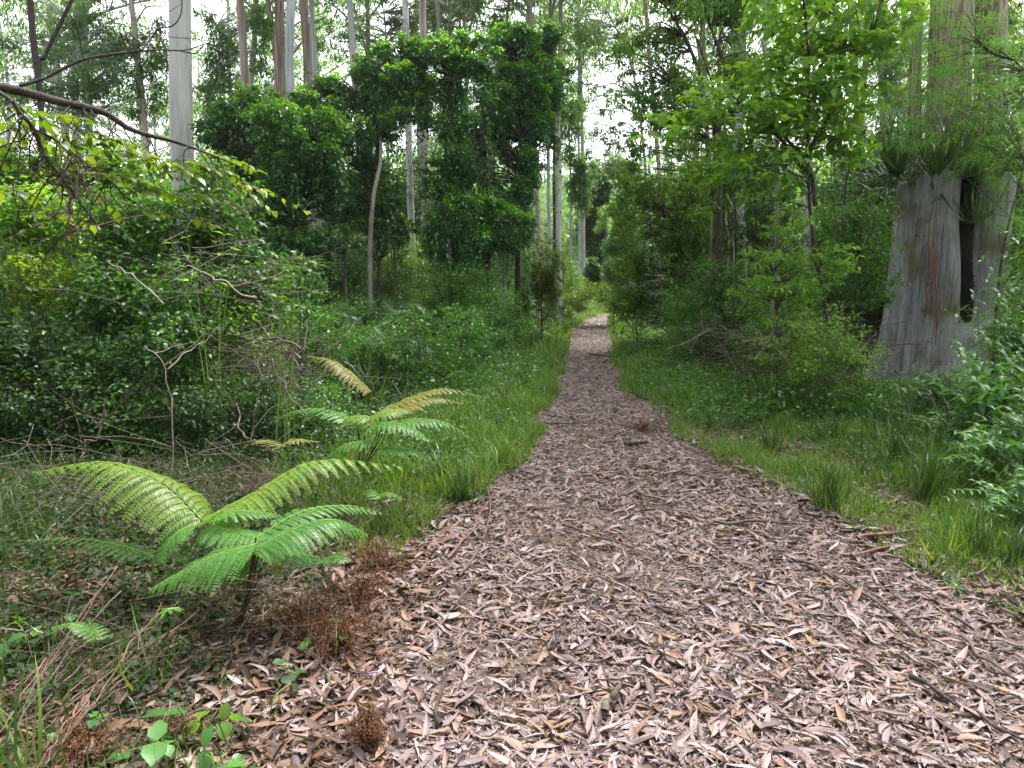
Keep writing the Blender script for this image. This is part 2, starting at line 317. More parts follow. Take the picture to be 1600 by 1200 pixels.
def clear(x, y): return ~((x > 5.0) & (x < 7.3) & (y > 8.4) & (y < 11))
def grassmesh(x, y, L, wd, rg, up=1.15, spread=.35):
    kk = clear(x, y); x = x[kk]; y = y[kk]; L = L[kk] if not np.isscalar(L) else L
    out = []; pick = rg.integers(0, len(BLADES), len(x))
    for i, T in enumerate(BLADES):
        k = pick == i; n = k.sum()
        if not n: continue
        p = np.stack([x[k], y[k], h(x[k], y[k])-.01], 1); az = rg.random(n)*2*pi; el = up+rg.standard_normal(n)*spread
        f = np.stack([np.cos(az)*np.cos(el), np.sin(az)*np.cos(el), np.abs(np.sin(el))+.05], 1)
        s = np.cross(f, np.array([0, 0, 1.])+rg.standard_normal((n, 3))*.3)
        Ls = (L[k] if not np.isscalar(L) else L)*(.5+.8*rg.random(n)); out.append(stamp(T, p, f, s, Ls, wd*(.6+.8*rg.random(n))*(1+Ls*.5)))
    return cat_(out)
def patchy(x, y, s=1.1, ph=0.): return .5+.5*np.sin(x*s*2.1+ph+1.3*np.sin(y*s))*np.sin(y*s*1.7+ph*2+np.sin(x*s*1.3))
gp = []
for (n, y0, y1_, d0, d1, side, L, w, fall) in (
    (38000, 4.6, 14, -.18, 1.35, -1, .22, .008, 1.2), (30000, 12, 50, -.2, 3.0, -1, .36, .018, 1.2),
    (85000, 2.8, 9, -.2, 2.6, 1, .14, .0055, .9), (36000, 8, 20, -.2, 2.4, 1, .22, .010, 1.1), (24000, 18, 50, -.25, 3.2, 1, .36, .018, 1.1),
    (5000, 3.5, 5.2, .1, 1.0, -1, .16, .005, 1.)):
    x, y = sidepts(n, y0, y1_, d0, d1, side, rg, fall); k = rg.random(n) < .25+.75*patchy(x, y, 1.3, side); x = x[k]; y = y[k]; gp.append(grassmesh(x, y, L*(.45+1.25*patchy(x, y, 2.6, 3*side)**1.5+.5*rg.random(len(x))**6), w, rg, .8, .45))
# thin strip of grass growing on the far bend of the track
o = ob('grass', mesh('grass', *cat_(gp), M['grass'])); o['kind'] = 'stuff'; o['label'] = 'short bright green grass along both edges of the track'; o['category'] = 'grass'
gp = []
for (n, y0, y1_, d0, d1, side, L, w, fall) in ((5500, 1.6, 4.8, .3, 3.4, -1, .22, .0038, .8), (10000, 3.2, 7.5, .8, 5.5, -1, .26, .005, .9), (9000, 3.6, 9, .9, 3.6, 1, .34, .007, .8)):
    x, y = sidepts(n, y0, y1_, d0, d1, side, rg, fall); k = rg.random(n) < .15+.85*patchy(x, y, 1.6, 5); x = x[k]; y = y[k]; gp.append(grassmesh(x, y, L*(.4+1.1*patchy(x, y, 2.2, 1)), w, rg, .6, .5))
o = ob('grass', mesh('shaded_grass', *cat_(gp), M['tuft'])); o['kind'] = 'stuff'; o['label'] = 'long dark arching grass under the ferns and around the herbs'; o['category'] = 'grass'  # fern-side blades take this darker colour to paint in deep shade
# low broadleaf ground cover
def covermesh(x, y, hh, L, T, rg, k=5):
    kk = clear(x, y); x = x[kk]; y = y[kk]; n = len(x); z = h(x, y); hh = hh*(.4+.8*rg.random(n))
    cen = np.stack([x, y, z+hh*.6], 1)
    return cloud(cen, hh*.75, k, L, .55, T, rg, .15, .8)
def browns():
    n = 9000; y = 1.3+6.5*rg.random(n)**1.3; x = onpath(y, rg.random(n)); return flatleaves(x, y, .05, .24, DRY, rg, .024, .6)
o = ob('bark_crumbs', mesh('bark_crumbs', *browns(), M['litterdark'])); o['kind'] = 'stuff'; o['label'] = 'dark brown crumbled leaves and bark among the pale leaves on the track'; o['category'] = 'leaf litter'
cp = []
for (n, y0, y1_, d0, d1, side, hh, L, k) in (
    (5000, 5.5, 13, .4, 4.6, -1, .26, .042, 10), (6500, 5, 16, -.05, 1.5, -1, .17, .036, 9), (6500, 9, 40, .0, 2.0, -1, .4, .06, 10), (6500, 7, 40, .0, 2.2, 1, .38, .055, 10), (9000, 9, 30, .8, 11, -1, .5, .065, 12), (7000, 7, 24, .6, 6, 1, .36, .055, 12),
    (7000, 24, 70, .6, 25, -1, 1.2, .17, 12), (7000, 20, 70, .8, 25, 1, 1.2, .17, 12), (6000, 3.2, 9, .9, 4.0, 1, .14, .032, 8), ):
    x, y = sidepts(n, y0, y1_, d0, d1, side, rg, 1.0); q = rg.random(n) < .2+.8*patchy(x, y, .7, side*2); cp.append(covermesh(x[q], y[q], hh, L, RHOMB, rg, k))
o = ob('ground_cover', mesh('ground_cover', *cat_(cp), M['mid'])); o['kind'] = 'stuff'; o['label'] = 'low broad-leaved weeds carpeting the forest floor'; o['category'] = 'ground cover'

cp = []
for (n, y0, y1_, d0, d1, side, hh, L, k) in ((11000, 3.3, 7.5, .6, 6, -1, .16, .034, 8), (2500, 2.2, 3.5, .8, 3.5, -1, .1, .034, 7), (3000, 1.7, 3.6, .5, 2.5, -1, .07, .026, 5), (5000, 5.5, 11, 1.4, 6, -1, .3, .045, 9)):
    x, y = sidepts(n, y0, y1_, d0, d1, side, rg, 1.0); q = rg.random(n) < .25+.75*patchy(x, y, 1.5, 4); cp.append(covermesh(x[q], y[q], hh, L, RHOMB, rg, k))
o = ob('ground_cover', mesh('shaded_cover', *cat_(cp), M['shadecover'])); o['kind'] = 'stuff'; o['label'] = 'creeping weeds around the large ferns, deep shade put into their green'; o['category'] = 'ground cover'

# ------------------------------------------------------------------ plant builders (meshes at origin)
def limbs_to(cen, base_pts, rg, r0, k=5, sag=.1):
    """thin branches from a stem polyline to each cluster centre"""
    out = []
    bp = np.asarray(base_pts)
    for c in cen:
        d = np.linalg.norm(bp-c, axis=1)+np.maximum(0, bp[:, 2]-c[2])*2; b = bp[np.argmin(d+rg.random(len(bp))*.2*d.min())]
        m = (b+c)/2+rg.standard_normal(3)*.08*np.linalg.norm(c-b)+np.array([0, 0, sag*np.linalg.norm(c-b)])
        out.append(tube(smooth([b, m, c], 5), np.linspace(r0, r0*.3, 5), k))
    return out
def gum_crown(seed, Rr, Hc, nl, ncl, npc, L, leaf='gum', flat=.55, T=RHOMB, cr=.85):
    rg = np.random.default_rng(seed); parts = []; cen = []
    for i in range(nl):
        az = i*2.4+rg.random(); zb = Hc*(.02+.6*i/nl); ln = Rr*(.75+.5*rg.random())*(1-.4*i/nl)
        tip = np.array([cos(az)*ln, sin(az)*ln, zb+ln*(.35+.5*rg.random())])
        lp = wob(smooth([(0, 0, zb), (cos(az)*ln*.4, sin(az)*ln*.4, zb+ln*.28), tip], 9), .12, rg)
        parts.append(tube(lp, np.linspace(.065, .014, 9)*Rr/3.5, 5))
        for j in range(ncl):
            b = lp[rg.integers(4, 9)]; c = b + rg.standard_normal(3)*np.array([.9, .9, .6])*Rr*.22+np.array([0, 0, .15*Rr]); cen.append(c)
            parts.append(tube(smooth([b, (b+c)/2+rg.standard_normal(3)*.15, c], 5), np.linspace(.03, .008, 5)*Rr/3.5, 4))
    for j in range(ncl*2):
        az = rg.random()*6.28; cen.append(np.array([cos(az)*Rr*.4*rg.random(), sin(az)*Rr*.4*rg.random(), Hc*(.75+.4*rg.random())]))
    cen = np.array(cen); r = Rr*.24*cr*(.6+.7*rg.random(len(cen)))
    return (mesh('gum_limbs', *cat_(parts), M['whitegum'], True), mesh('gum_leaves', *cloud(cen, r, npc, L, .3, T, rg, .7, flat), M[leaf]))
def bush(seed, Rr, Hh, nst, ncl, npc, L, wr, leaf, T=RHOMB, stem='greystem', cr=.2, droop=.25, r0=.014, hollow=.3):
    rg = np.random.default_rng(seed); sp = []; parts = []
    for i in range(nst):
        az = rg.random()*6.28; rr = Rr*.55*rg.random()**.5; hh = Hh*(.6+.35*rg.random())
        lp = wob(smooth([(rg.normal()*.05*Rr, rg.normal()*.05*Rr, -.05), (cos(az)*rr*.4, sin(az)*rr*.4, hh*.5), (cos(az)*rr, sin(az)*rr, hh)], 8), .04*Hh, rg)
        parts.append(tube(lp, np.linspace(r0, r0*.35, 8), 5)); sp.append(lp[1:])
    sp = np.concatenate(sp)
    ncl = int(ncl*1.6); d = nrm(rg.standard_normal((ncl, 3))); d[:, 2] = np.abs(d[:, 2])*1.0 - .35*(rg.random(ncl) < .45)
    q = hollow+(1-hollow)*rg.random((ncl, 1))**.6; q *= (.75+.5*rg.random((ncl, 1)))
    cen = d*q*np.array([Rr, Rr, Hh*.52])+np.array([0, 0, Hh*.5]); cen[:, 2] = np.maximum(cen[:, 2], .06*Hh)
    parts += limbs_to(cen[::2], sp, rg, r0*.45, 4)
    r = cr*Rr*(.6+.9*rg.random(ncl)); npc = int(npc*1.5)
    return (mesh('bush_stems', *cat_(parts), M[stem], True), mesh('bush_leaves', *cloud(cen, r, npc, L, wr, T, rg, droop, .6), M[leaf]))
def place(kind, meshes, names, loc, rz, sc, label, cat, group=None, zs=1.):
    r = root(kind, loc, label, cat, group, rz, sc); r.scale = (sc, sc, sc*zs)
    for nm, me in zip(names, meshes): ob(nm, me, r)
    return r

# ------------------------------------------------------------------ tall gum trunks read off the photo
crowns = [gum_crown(31+i, 3.2+.5*(i % 3), 7+i % 2*2, 10, 6, 120, .17) for i in range(4)]
def gum(pxs, w, D, bark, label, cat='tree', group=None, ztop=22, crown=None, cz=None, cs=1., r_top=.7, k=12, limbs=()):
    """pxs: trunk centre line in photo pixels top to bottom at distance D; prolonged to the ground and upward"""
    p = np.array([P(x, y, D) for x, y in pxs][::-1])   # bottom -> top
    rad = w*D/FPX/2
    x0 = p[0, 0] + (p[0, 0]-p[1, 0])*.4*(p[0, 2])/max(.5, p[1, 2]-p[0, 2])*.5
    gz = float(h(x0, D)); base = np.array([x0, D, gz-.1])
    pts = [base]+([q for q in p if q[2] > gz+.4])
    d = nrm(pts[-1]-pts[-2]); d[2] = max(d[2], .3); z = pts[-1][2]
    while z < ztop:
        st = min(4, ztop-z+.01); q = pts[-1]+d*st/d[2]+np.array([R.normal()*.08, R.normal()*.08, 0]); pts.append(q); z = q[2]; d = nrm(d*.9+np.array([0, 0, .1]))
    n = 46; c = smooth(pts, n)-base; zz = c[:, 2]
    rr = rad*(1-.35*np.clip(zz/ztop, 0, 1))*(1+.35*np.exp(-zz/.5))*(1+.03*np.sin(zz*1.7+x0))
    r = root('gum_tree', base, label, cat, group)
    ob('trunk', mesh('trunk', *tube(c, rr, k, .02, R), M[bark], True), r)
    for lp in limbs:
        q = np.array([P(x, y, D+dd) for x, y, dd in lp])-base
        ob('branch', mesh('branch', *tube(smooth(q, 12), np.linspace(rad*.35, rad*.08, 12), 7), M[bark], True), r)
    if crown is not None:
        i0 = np.argmin(np.abs(zz-(cz or ztop*.6))); 
        for nm, me in zip(('limbs', 'crown'), crowns[crown]):
            o = ob(nm, me, r, c[i0]); o.scale = (cs,)*3; o.rotation_euler = (0, 0, R.random()*6.28)
    return r
gum([(281,0),(282,120),(284,220),(290,360)], 34, 14, 'whitegum', 'thick smooth pale grey gum trunk rising behind the overhanging dark branch', crown=0, cz=12, cs=1.2, k=24)
gum([(455,0),(452,90),(454,160),(456,300),(457,440)], 14, 15, 'greygum', 'slim blue-grey gum trunk behind the vine-covered shrubs, beside a reddish trunk', crown=1, cz=13)
gum([(375,0),(380,70),(383,140),(388,260)], 13, 22, 'pinkgum', 'pinkish gum trunk standing alone between the thick pale trunk and the blue-grey one', crown=2, cz=11)
gum([(418,0),(427,60),(437,130),(446,200)], 9, 27, 'pinkgum', 'slender pale pink gum trunk curving towards the blue-grey trunk', crown=3, cz=11)
gum([(440,0),(443,80),(445,170)], 9, 31, 'whitegum', 'faint pale trunk seen just behind the blue-grey gum', crown=0, cz=11)
gum([(474,0),(478,50),(482,110),(482,160)], 16, 24, 'pinkgum', 'reddish brown gum trunk with peeling bark beside the blue-grey trunk', crown=1, cz=12.5, limbs=[((484,40,0),(497,32,-.3),(512,25,-.5))])
gum([(546,0),(550,60),(553,115),(560,200)], 11, 22, 'whitegum', 'white gum trunk with a side limb rising above the vine arch', crown=2, cz=12.5, limbs=[((554,42,0),(568,25,.1),(577,8,.2))])
gum([(574,0),(575,80),(576,160)], 8, 30, 'brownbark', 'thin brown trunk close behind the white gum with a side limb', crown=3, cz=11)
gum([(633,0),(635,70),(637,150),(641,300),(646,440)], 11, 17, 'mottle', 'white trunk mottled with dark flakes seen through the vine arch', crown=0, cz=12)
gum([(660,0),(661,60),(661,150),(663,260),(664,470)], 12, 19, 'pinkgum', 'brown-pink trunk beside the mottled white trunk in the vine arch', crown=1, cz=12.5)
gum([(703,0),(704,60),(705,200)], 6, 30, 'whitegum', 'thin white trunk rising above the top of the vine arch', crown=2, cz=12)
gum([(718,0),(719,60),(721,200)], 5, 38, 'greygum', 'very thin grey trunk above the vine arch beside a thin white one', crown=3, cz=12)
gum([(205,0),(212,60),(218,120),(226,195)], 9, 20, 'pinkgum', 'crooked pinkish trunk between two dark leaning trunks and the thick pale gum', crown=0, cz=11, limbs=[((213,35,0),(228,12,0),(250,10,.4),(262,13,.5))])
gum([(47,0),(52,60),(60,130),(66,190)], 9, 12, 'darkbark', 'dark slim trunk at the edge of the forest above the leafy thicket', crown=1, cz=11)
gum([(112,0),(88,50),(70,90),(62,140)], 6, 12.5, 'darkbark', 'dark trunk leaning across the slim dark trunk', ztop=14)
gum([(130,0),(133,100),(138,190)], 12, 28, 'greygum', 'pale brownish trunk blurred by leaves behind the dark leaning trunk', crown=2, cz=11)
gum([(826,200),(827,300),(827,372)], 7, 27, 'whitegum', 'whitish trunk leftmost of the trunks by the bright bush', crown=3, cz=12)
gum([(836,200),(839,300),(842,380)], 7, 25, 'pinkgum', 'reddish brown trunk among the pale trunks by the bright bush', crown=0, cz=11)
gum([(857,190),(857,300),(859,380)], 6, 28, 'greygum', 'thin grey-white trunk over the bright bush at the track edge', crown=1, cz=11)
gum([(872,180),(872,300),(873,400),(874,455)], 8, 27, 'whitegum', 'straight white trunk with a dark burnt foot beside the bright bush', crown=2, cz=12)
gum([(866,180),(866,280),(867,400)], 6, 33, 'darkbark', 'dark straight trunk in the shade of the white trunk', crown=3, cz=12)
gum([(904,180),(905,300),(905,415)], 4.5, 38, 'greygum', 'thinner of the twin pale trunks beyond the track bend', crown=0, cz=13)
gum([(909,180),(911,300),(911,415)], 6.5, 37, 'whitegum', 'thicker of the twin pale trunks beyond the track bend', crown=1, cz=12)
gum([(1146,0),(1150,120),(1155,250),(1159,380),(1160,450)], 13, 16, 'greygum', 'tall blue-grey trunk wound with thin vines behind the bright sapling', crown=2, cz=12)
gum([(1264,0),(1262,120),(1263,250),(1264,300)], 10, 14, 'mottle', 'pale patchy trunk directly behind the dark sapling stem', crown=3, cz=12)
gum([(1020,150),(1026,220),(1030,300)], 7, 22, 'pinkgum', 'pale trunk inside the olive-green tree beside the track', crown=0, cz=11)
gum([(1302,0),(1306,100),(1310,200),(1312,300)], 6, 22, 'greygum', 'thin grey trunk behind the bright leaves near the stump', crown=1, cz=12)
gum([(1375,0),(1378,80),(1380,150),(1382,250)], 14, 19, 'pinkgum', 'orange-pink trunk in the bright gap beside the stringy-barked tree', crown=2, cz=12)
gum([(1432,40),(1430,150),(1432,260),(1434,420)], 18, 12.5, 'brownbark', 'narrow rough brown trunk beside the broad one behind the stump', crown=3, cz=12)
gum([(1488,0),(1484,120),(1480,240),(1478,400)], 62, 12.3, 'brownbark', 'broad stringy-barked brown trunk directly behind the stump', crown=0, cz=11, cs=1.3, k=40)
gum([(1548,0),(1547,120),(1545,240),(1545,400)], 44, 13.5, 'brownbark', 'rough reddish brown trunk beside the broad one behind the stump', crown=1, cz=12, k=30)
gum([(1200,200),(1203,260),(1206,330)], 7, 20, 'greygum', 'thin grey trunk in the shade between the blue-grey trunk and the sapling', crown=2, cz=12)
gum([(1108,280),(1110,350),(1111,400)], 8, 20, 'brownbark', 'short visible length of brown trunk under the olive-green tree', crown=3, cz=12)
gum([(498,200),(500,300),(500,420)], 8, 22, 'greygum', 'grey trunk in the dark behind the first vine-covered shrub', crown=1, cz=13)
gum([(434,260),(430,340),(430,430)], 14, 16, 'brownbark', 'dark fibrous trunk standing against the blue-grey gum', crown=2, cz=13)
gum([(1340,180),(1342,260),(1343,340)], 8, 18, 'brownbark', 'brown trunk in the dark gap next to the top of the stump', crown=2, cz=13)

# thin saplings of the arch
def stemthing(name, pxd, r0, r1, m, label, cat, k=7, leafpart=None, toground=False, jit=.0):
    p = np.array([P(x, y, d) for x, y, d in pxd])
    if toground: p[-1, 2] = h(p[-1, 0], p[-1, 1])-.03
    base = p[-1].copy(); q = smooth(p-base, max(10, len(p)*4))
    if jit: q = wob(q, jit, R)
    o = ob(name, mesh(name, *tube(q, np.linspace(r1, r0, len(q)), k, .04, R), M[m], True), None, base)
    return tag(o, label, cat)
stemthing('sapling', [(594,205,14),(594,255,13.4),(583,310,13),(578,400,13),(577,474,13)], .055, .03, 'greystem', 'thin pale sapling stem with a kink under the vine arch', 'sapling', toground=True)
stemthing('sapling', [(702,270,14.3),(702,360,14),(703,462,13.6)], .05, .04, 'darkbark', 'thin dark stem hanging below the dense dark vines', 'sapling', toground=True)

# ------------------------------------------------------------------ hero foliage masses from blobs
def mass(name, blobs, D, L, wr, leaf, dens, label, cat, T=RHOMB, droop=.35, stems=(), stem_r=.04, stem_m='darkbark', top=None, depth=None, seed=1, hang=0, gap=.0, base_px=None, flat=.6, crs=.22, group=None, npc=26, partname='foliage', ragged=False, leaf2=None):
    """blobs: (px, py, rx, ry) ellipses at distance D; leaves gather in clumps near their skins"""
    rg = np.random.default_rng(seed); k = D/FPX
    bx = base_px if base_px is not None else np.mean([b[0] for b in blobs])
    bp = P(bx, 500, D); base = np.array([bp[0], D, float(h(bp[0], D))]); cen = []; rad = []; tops = []
    if ragged:
        nb = []
        for b in blobs:
            for _ in range(7):
                a_ = rg.random()*6.28; q_ = rg.random()**.5*1.0; f_ = .22+.34*rg.random()
                nb.append((b[0]+cos(a_)*q_*b[2], b[1]+sin(a_)*q_*b[3], b[2]*f_*(.8+.5*rg.random()), b[3]*f_*(.8+.5*rg.random()), rg.normal()*b[2]*k*.45))
        blobs = nb; dens = dens*.95
    for b in blobs:
        dd = b[4] if len(b) > 4 else 0
        c = P(b[0], b[1], D+dd)-base; rx, rz = b[2]*k, b[3]*k; ry = (depth or rx*.8)
        area_ = rx*rz*pi; n = max(4, int(area_*dens*1.7/npc))
        d = nrm(rg.standard_normal((n, 3)))*(.25+.75*rg.random((n, 1))**.5)*(.85+.3*rg.random((n, 1)))
        q = c+d*np.array([rx, ry, rz]); q = q[q[:, 2] > .03]
        cen.append(q); rad.append(np.full(len(q), crs*math.sqrt(rx*rz))); tops.append(d[:len(q), 2])
    cen = np.concatenate(cen); topness = np.concatenate(tops); rad = np.concatenate(rad)*(.45+1.0*rg.random(len(cen)))
    if gap: kk = rg.random(len(cen)) > gap; cen = cen[kk]; rad = rad[kk]; topness = topness[kk]
    r = root(name, base, label, cat, group)
    if ragged:                                   # leafy strands trailing below the clumps
        ex = []
        for i in range(max(6, int(len(cen)*.05))):
            c = cen[rg.integers(len(cen))]; ln = .3+1.3*rg.random()**1.5
            ex += [c+np.array([rg.normal()*.04, rg.normal()*.04, -t]) for t in np.arange(.1, ln, .11)]
        ex = np.array(ex); ex = ex[ex[:, 2] > .1]; ob('trailing_strands', mesh(name+'_strands', *cloud(ex, .09, 7, L, wr, T, rg, .8, 1.2), M[leaf]), r)
    if leaf2:
        sel = np.sin(cen[:, 0]*1.7+seed)*np.sin(cen[:, 2]*1.9+seed*2)+.5*rg.standard_normal(len(cen)) > .25
        ob(partname, mesh(name+'_leaves', *cloud(cen[sel], rad[sel], npc, L, wr, T, rg, droop, flat), M[leaf2]), r)
        ob(partname, mesh(name+'_leaves', *cloud(cen[~sel], rad[~sel], npc, L, wr, T, rg, droop, flat), M[leaf]), r)
    else: ob(partname, mesh(name+'_leaves', *cloud(cen, rad, npc, L, wr, T, rg, droop, flat), M[leaf]), r)
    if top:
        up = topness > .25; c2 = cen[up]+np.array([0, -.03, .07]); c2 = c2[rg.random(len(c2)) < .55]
        ob('top_leaves', mesh(name+'_tips', *cloud(c2, rad[up].mean()*.9, int(npc*.9), L, wr, T, rg, droop*.6, .5), M[top]), r)  # lighter leaves over clump tops, sunlight painted by leaf colour
    sp = []; tb = []
    for st in stems:
        p = np.array([P(x, y, D+(dz if True else 0)) for x, y, dz in st])-base
        p[-1, 2] = float(h(p[-1, 0]+base[0], p[-1, 1]+base[1]))-base[2]-.05 if st[-1][1] >= 440 else p[-1, 2]
        q = wob(smooth(p, 14), .03, rg); tb.append(tube(q, np.linspace(stem_r*.4, stem_r, 14), 6)); sp.append(q)
    if tb:
        tb += limbs_to(cen[::3], np.concatenate(sp), rg, stem_r*.28, 4)
        ob('stems', mesh(name+'_stems', *cat_(tb), M[stem_m], True), r)
    if hang:
        hb = []
        for i in range(hang):
            c = cen[rg.integers(len(cen))]; ln = .4+1.6*rg.random(); pts = wob(np.array([c-np.array([0, 0, ln*t]) for t in np.linspace(0, 1, 6)]), .05, rg)
            hb.append(tube(pts, .006, 3))
        ob('hanging_tendrils', mesh(name+'_tendrils', *cat_(hb), M['darkbark']), r)['kind'] = 'stuff'
    return r
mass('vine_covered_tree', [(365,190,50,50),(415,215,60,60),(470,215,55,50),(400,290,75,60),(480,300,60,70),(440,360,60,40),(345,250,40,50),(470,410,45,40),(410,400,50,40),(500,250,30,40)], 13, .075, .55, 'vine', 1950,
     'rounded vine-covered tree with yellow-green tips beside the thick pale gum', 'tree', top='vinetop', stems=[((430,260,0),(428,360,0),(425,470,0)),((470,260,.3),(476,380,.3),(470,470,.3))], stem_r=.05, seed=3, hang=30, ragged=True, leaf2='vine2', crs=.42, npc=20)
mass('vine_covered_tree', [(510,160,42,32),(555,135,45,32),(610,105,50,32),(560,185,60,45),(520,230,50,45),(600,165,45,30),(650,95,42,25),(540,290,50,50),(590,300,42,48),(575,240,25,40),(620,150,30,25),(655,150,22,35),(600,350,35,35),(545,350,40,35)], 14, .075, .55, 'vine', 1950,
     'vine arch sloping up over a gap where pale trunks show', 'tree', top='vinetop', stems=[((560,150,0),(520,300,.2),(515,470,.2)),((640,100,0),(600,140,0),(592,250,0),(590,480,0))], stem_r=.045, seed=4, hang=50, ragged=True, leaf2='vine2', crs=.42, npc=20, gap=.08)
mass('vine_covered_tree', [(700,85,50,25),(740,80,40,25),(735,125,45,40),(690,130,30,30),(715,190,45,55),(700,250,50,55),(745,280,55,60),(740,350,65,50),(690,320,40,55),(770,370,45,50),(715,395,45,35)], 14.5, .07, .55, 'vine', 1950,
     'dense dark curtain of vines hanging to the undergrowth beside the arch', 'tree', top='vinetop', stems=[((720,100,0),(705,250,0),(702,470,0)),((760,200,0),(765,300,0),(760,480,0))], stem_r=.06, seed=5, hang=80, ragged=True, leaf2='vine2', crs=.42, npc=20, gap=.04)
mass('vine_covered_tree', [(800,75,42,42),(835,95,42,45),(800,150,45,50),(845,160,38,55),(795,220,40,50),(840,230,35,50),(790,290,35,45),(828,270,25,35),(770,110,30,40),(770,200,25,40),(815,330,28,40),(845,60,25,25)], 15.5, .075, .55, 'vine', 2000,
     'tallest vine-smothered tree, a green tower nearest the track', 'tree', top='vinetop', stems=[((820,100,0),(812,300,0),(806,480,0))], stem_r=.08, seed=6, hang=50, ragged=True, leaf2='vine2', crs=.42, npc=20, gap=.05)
# right side masses
mass('olive_green_tree', [(1010,110,50,45),(1060,60,60,60),(1110,110,60,60),(1050,150,60,50),(1015,180,40,40),(1080,210,60,50),(1030,-20,70,50),(1110,0,60,50),(990,240,30,30),(1160,60,50,60),(1180,-10,50,50)], 13, .085, .32, 'olive', 750,
     'olive-green small-leaved tree leaning over the track with dark forked limbs', 'tree', droop=.7, ragged=True, leaf2='mid', crs=.5, stems=[((1040,10,0),(1075,70,0),(1100,130,0),(1118,180,0),(1123,300,0),(1125,480,0)),((1100,10,0),(1130,80,0),(1140,110,0),(1122,180,0),(1124,300,0),(1126,470,0)),((1060,135,0),(1095,150,0),(1120,170,0),(1123,300,0))], stem_r=.06, seed=7, gap=.12)
mass('leafy_tree', [(1010,290,40,45),(1060,290,50,50),(1000,350,45,45),(1060,360,55,50),(1110,300,45,50),(1010,400,45,45),(1070,420,60,45),(985,440,35,35),(1120,380,45,50),(1000,460,45,35),(1040,470,50,35),(1090,470,50,40),(985,475,25,20),(1130,450,40,40)], 16, .085, .45, 'olive', 760,
     'rounded mass of fine grey-green foliage at the track bend below the olive tree', 'tree', top='lime', ragged=True, leaf2='mid', crs=.5, npc=18, stems=[((1060,350,0),(1065,400,0),(1066,440,0))], stem_r=.03, seed=8)
mass('leafy_tree', [(975,335,22,40),(960,400,20,40),(985,385,25,40),(965,440,18,22)], 30, .12, .5, 'cool', 900,
     'bluish green drooping tree at the far bend of the track', 'tree', stems=[((970,340,0),(972,450,0))], stem_r=.07, seed=9)
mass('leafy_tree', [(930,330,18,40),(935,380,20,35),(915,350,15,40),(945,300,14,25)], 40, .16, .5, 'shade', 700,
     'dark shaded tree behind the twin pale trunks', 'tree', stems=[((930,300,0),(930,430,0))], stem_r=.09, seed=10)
mass('round_bush', [(925,425,14,20),(922,440,15,16)], 32, .12, .5, 'shade', 1500, 'small dark rounded bush beyond the bright grass at the bend', 'bush', seed=12)
mass('palm_like_tree', [(948,330,12,10),(940,350,10,14)], 36, .3, .1, 'olive', 500, 'spiky dark-headed plant hanging brown leaves over the far bend', 'tree', stems=[((945,330,0),(946,400,0))], stem_r=.08, seed=14, droop=.9)
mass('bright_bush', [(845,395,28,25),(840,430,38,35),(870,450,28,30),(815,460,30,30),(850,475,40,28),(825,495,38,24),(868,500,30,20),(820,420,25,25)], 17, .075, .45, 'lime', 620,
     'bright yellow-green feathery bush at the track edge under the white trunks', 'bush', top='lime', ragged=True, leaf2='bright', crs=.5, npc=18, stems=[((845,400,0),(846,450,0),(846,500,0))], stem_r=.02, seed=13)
for i, (bl, D, dn, st, lab) in enumerate((
    ([(905,60,45,40),(950,30,45,40),(930,110,45,35),(965,150,35,35),(900,150,30,35),(940,200,30,30),(985,60,30,40),(970,215,20,25)], 26, 130, [((950,20,0),(985,90,0),(1003,200,0),(1010,300,0),(1012,470,0))], 'open pale-leaved gum spreading its crown across the sky gap over the track'),
    ([(880,200,25,45),(890,260,22,40),(870,150,25,35),(915,250,18,30),(905,300,16,25)], 30, 420, [((885,150,0),(892,300,0),(893,460,0))], 'soft light green tree between the vine tower and the twin trunks'),
    ([(40,60,70,60),(120,40,60,50),(100,120,70,50),(180,110,50,50),(30,150,60,50),(230,60,40,50),(230,150,30,40)], 20, 260, [((100,20,0),(130,120,0),(140,300,0),(140,470,0))], 'fine pale green tree filling the gaps between the trunks above the overhanging branch'),
    ([(330,60,40,50),(360,130,40,35),(330,150,35,40),(410,60,35,40),(420,130,30,25)], 23, 330, [((340,40,0),(345,150,0),(345,460,0))], 'pale green tree between the thick pale gum and the blue-grey one'),
    ([(520,50,40,40),(600,40,40,40),(590,90,40,20),(680,30,40,30),(750,15,40,30),(800,20,40,20)], 26, 200, [((600,20,0),(605,150,0),(606,470,0))], 'pale feathery gum foliage above the top of the vine arch'),
    ([(935,290,25,25),(970,275,25,25),(950,255,20,18),(990,300,22,30),(925,320,20,20)], 58, 260, [((950,260,0),(952,440,0))], 'pale bright green tree on the far slope at the end of the track'),
    ([(1380,60,40,50),(1400,150,30,40),(1350,20,40,30),(1590,60,30,60),(1580,150,25,40)], 17, 380, [((1390,40,0),(1395,200,0),(1395,470,0))], 'light green tree in the bright gap beside the stringy-barked trunks'))):
    mass('light_leaved_tree', bl, D, .09+D*.0026, .3, 'gum', dn, lab, 'tree', droop=.6, seed=760+i, ragged=True, leaf2='mid' if i == 5 else 'olive' if i in (0, 6) else None, crs=.5, npc=16, stems=st, stem_r=.07, stem_m='greygum')
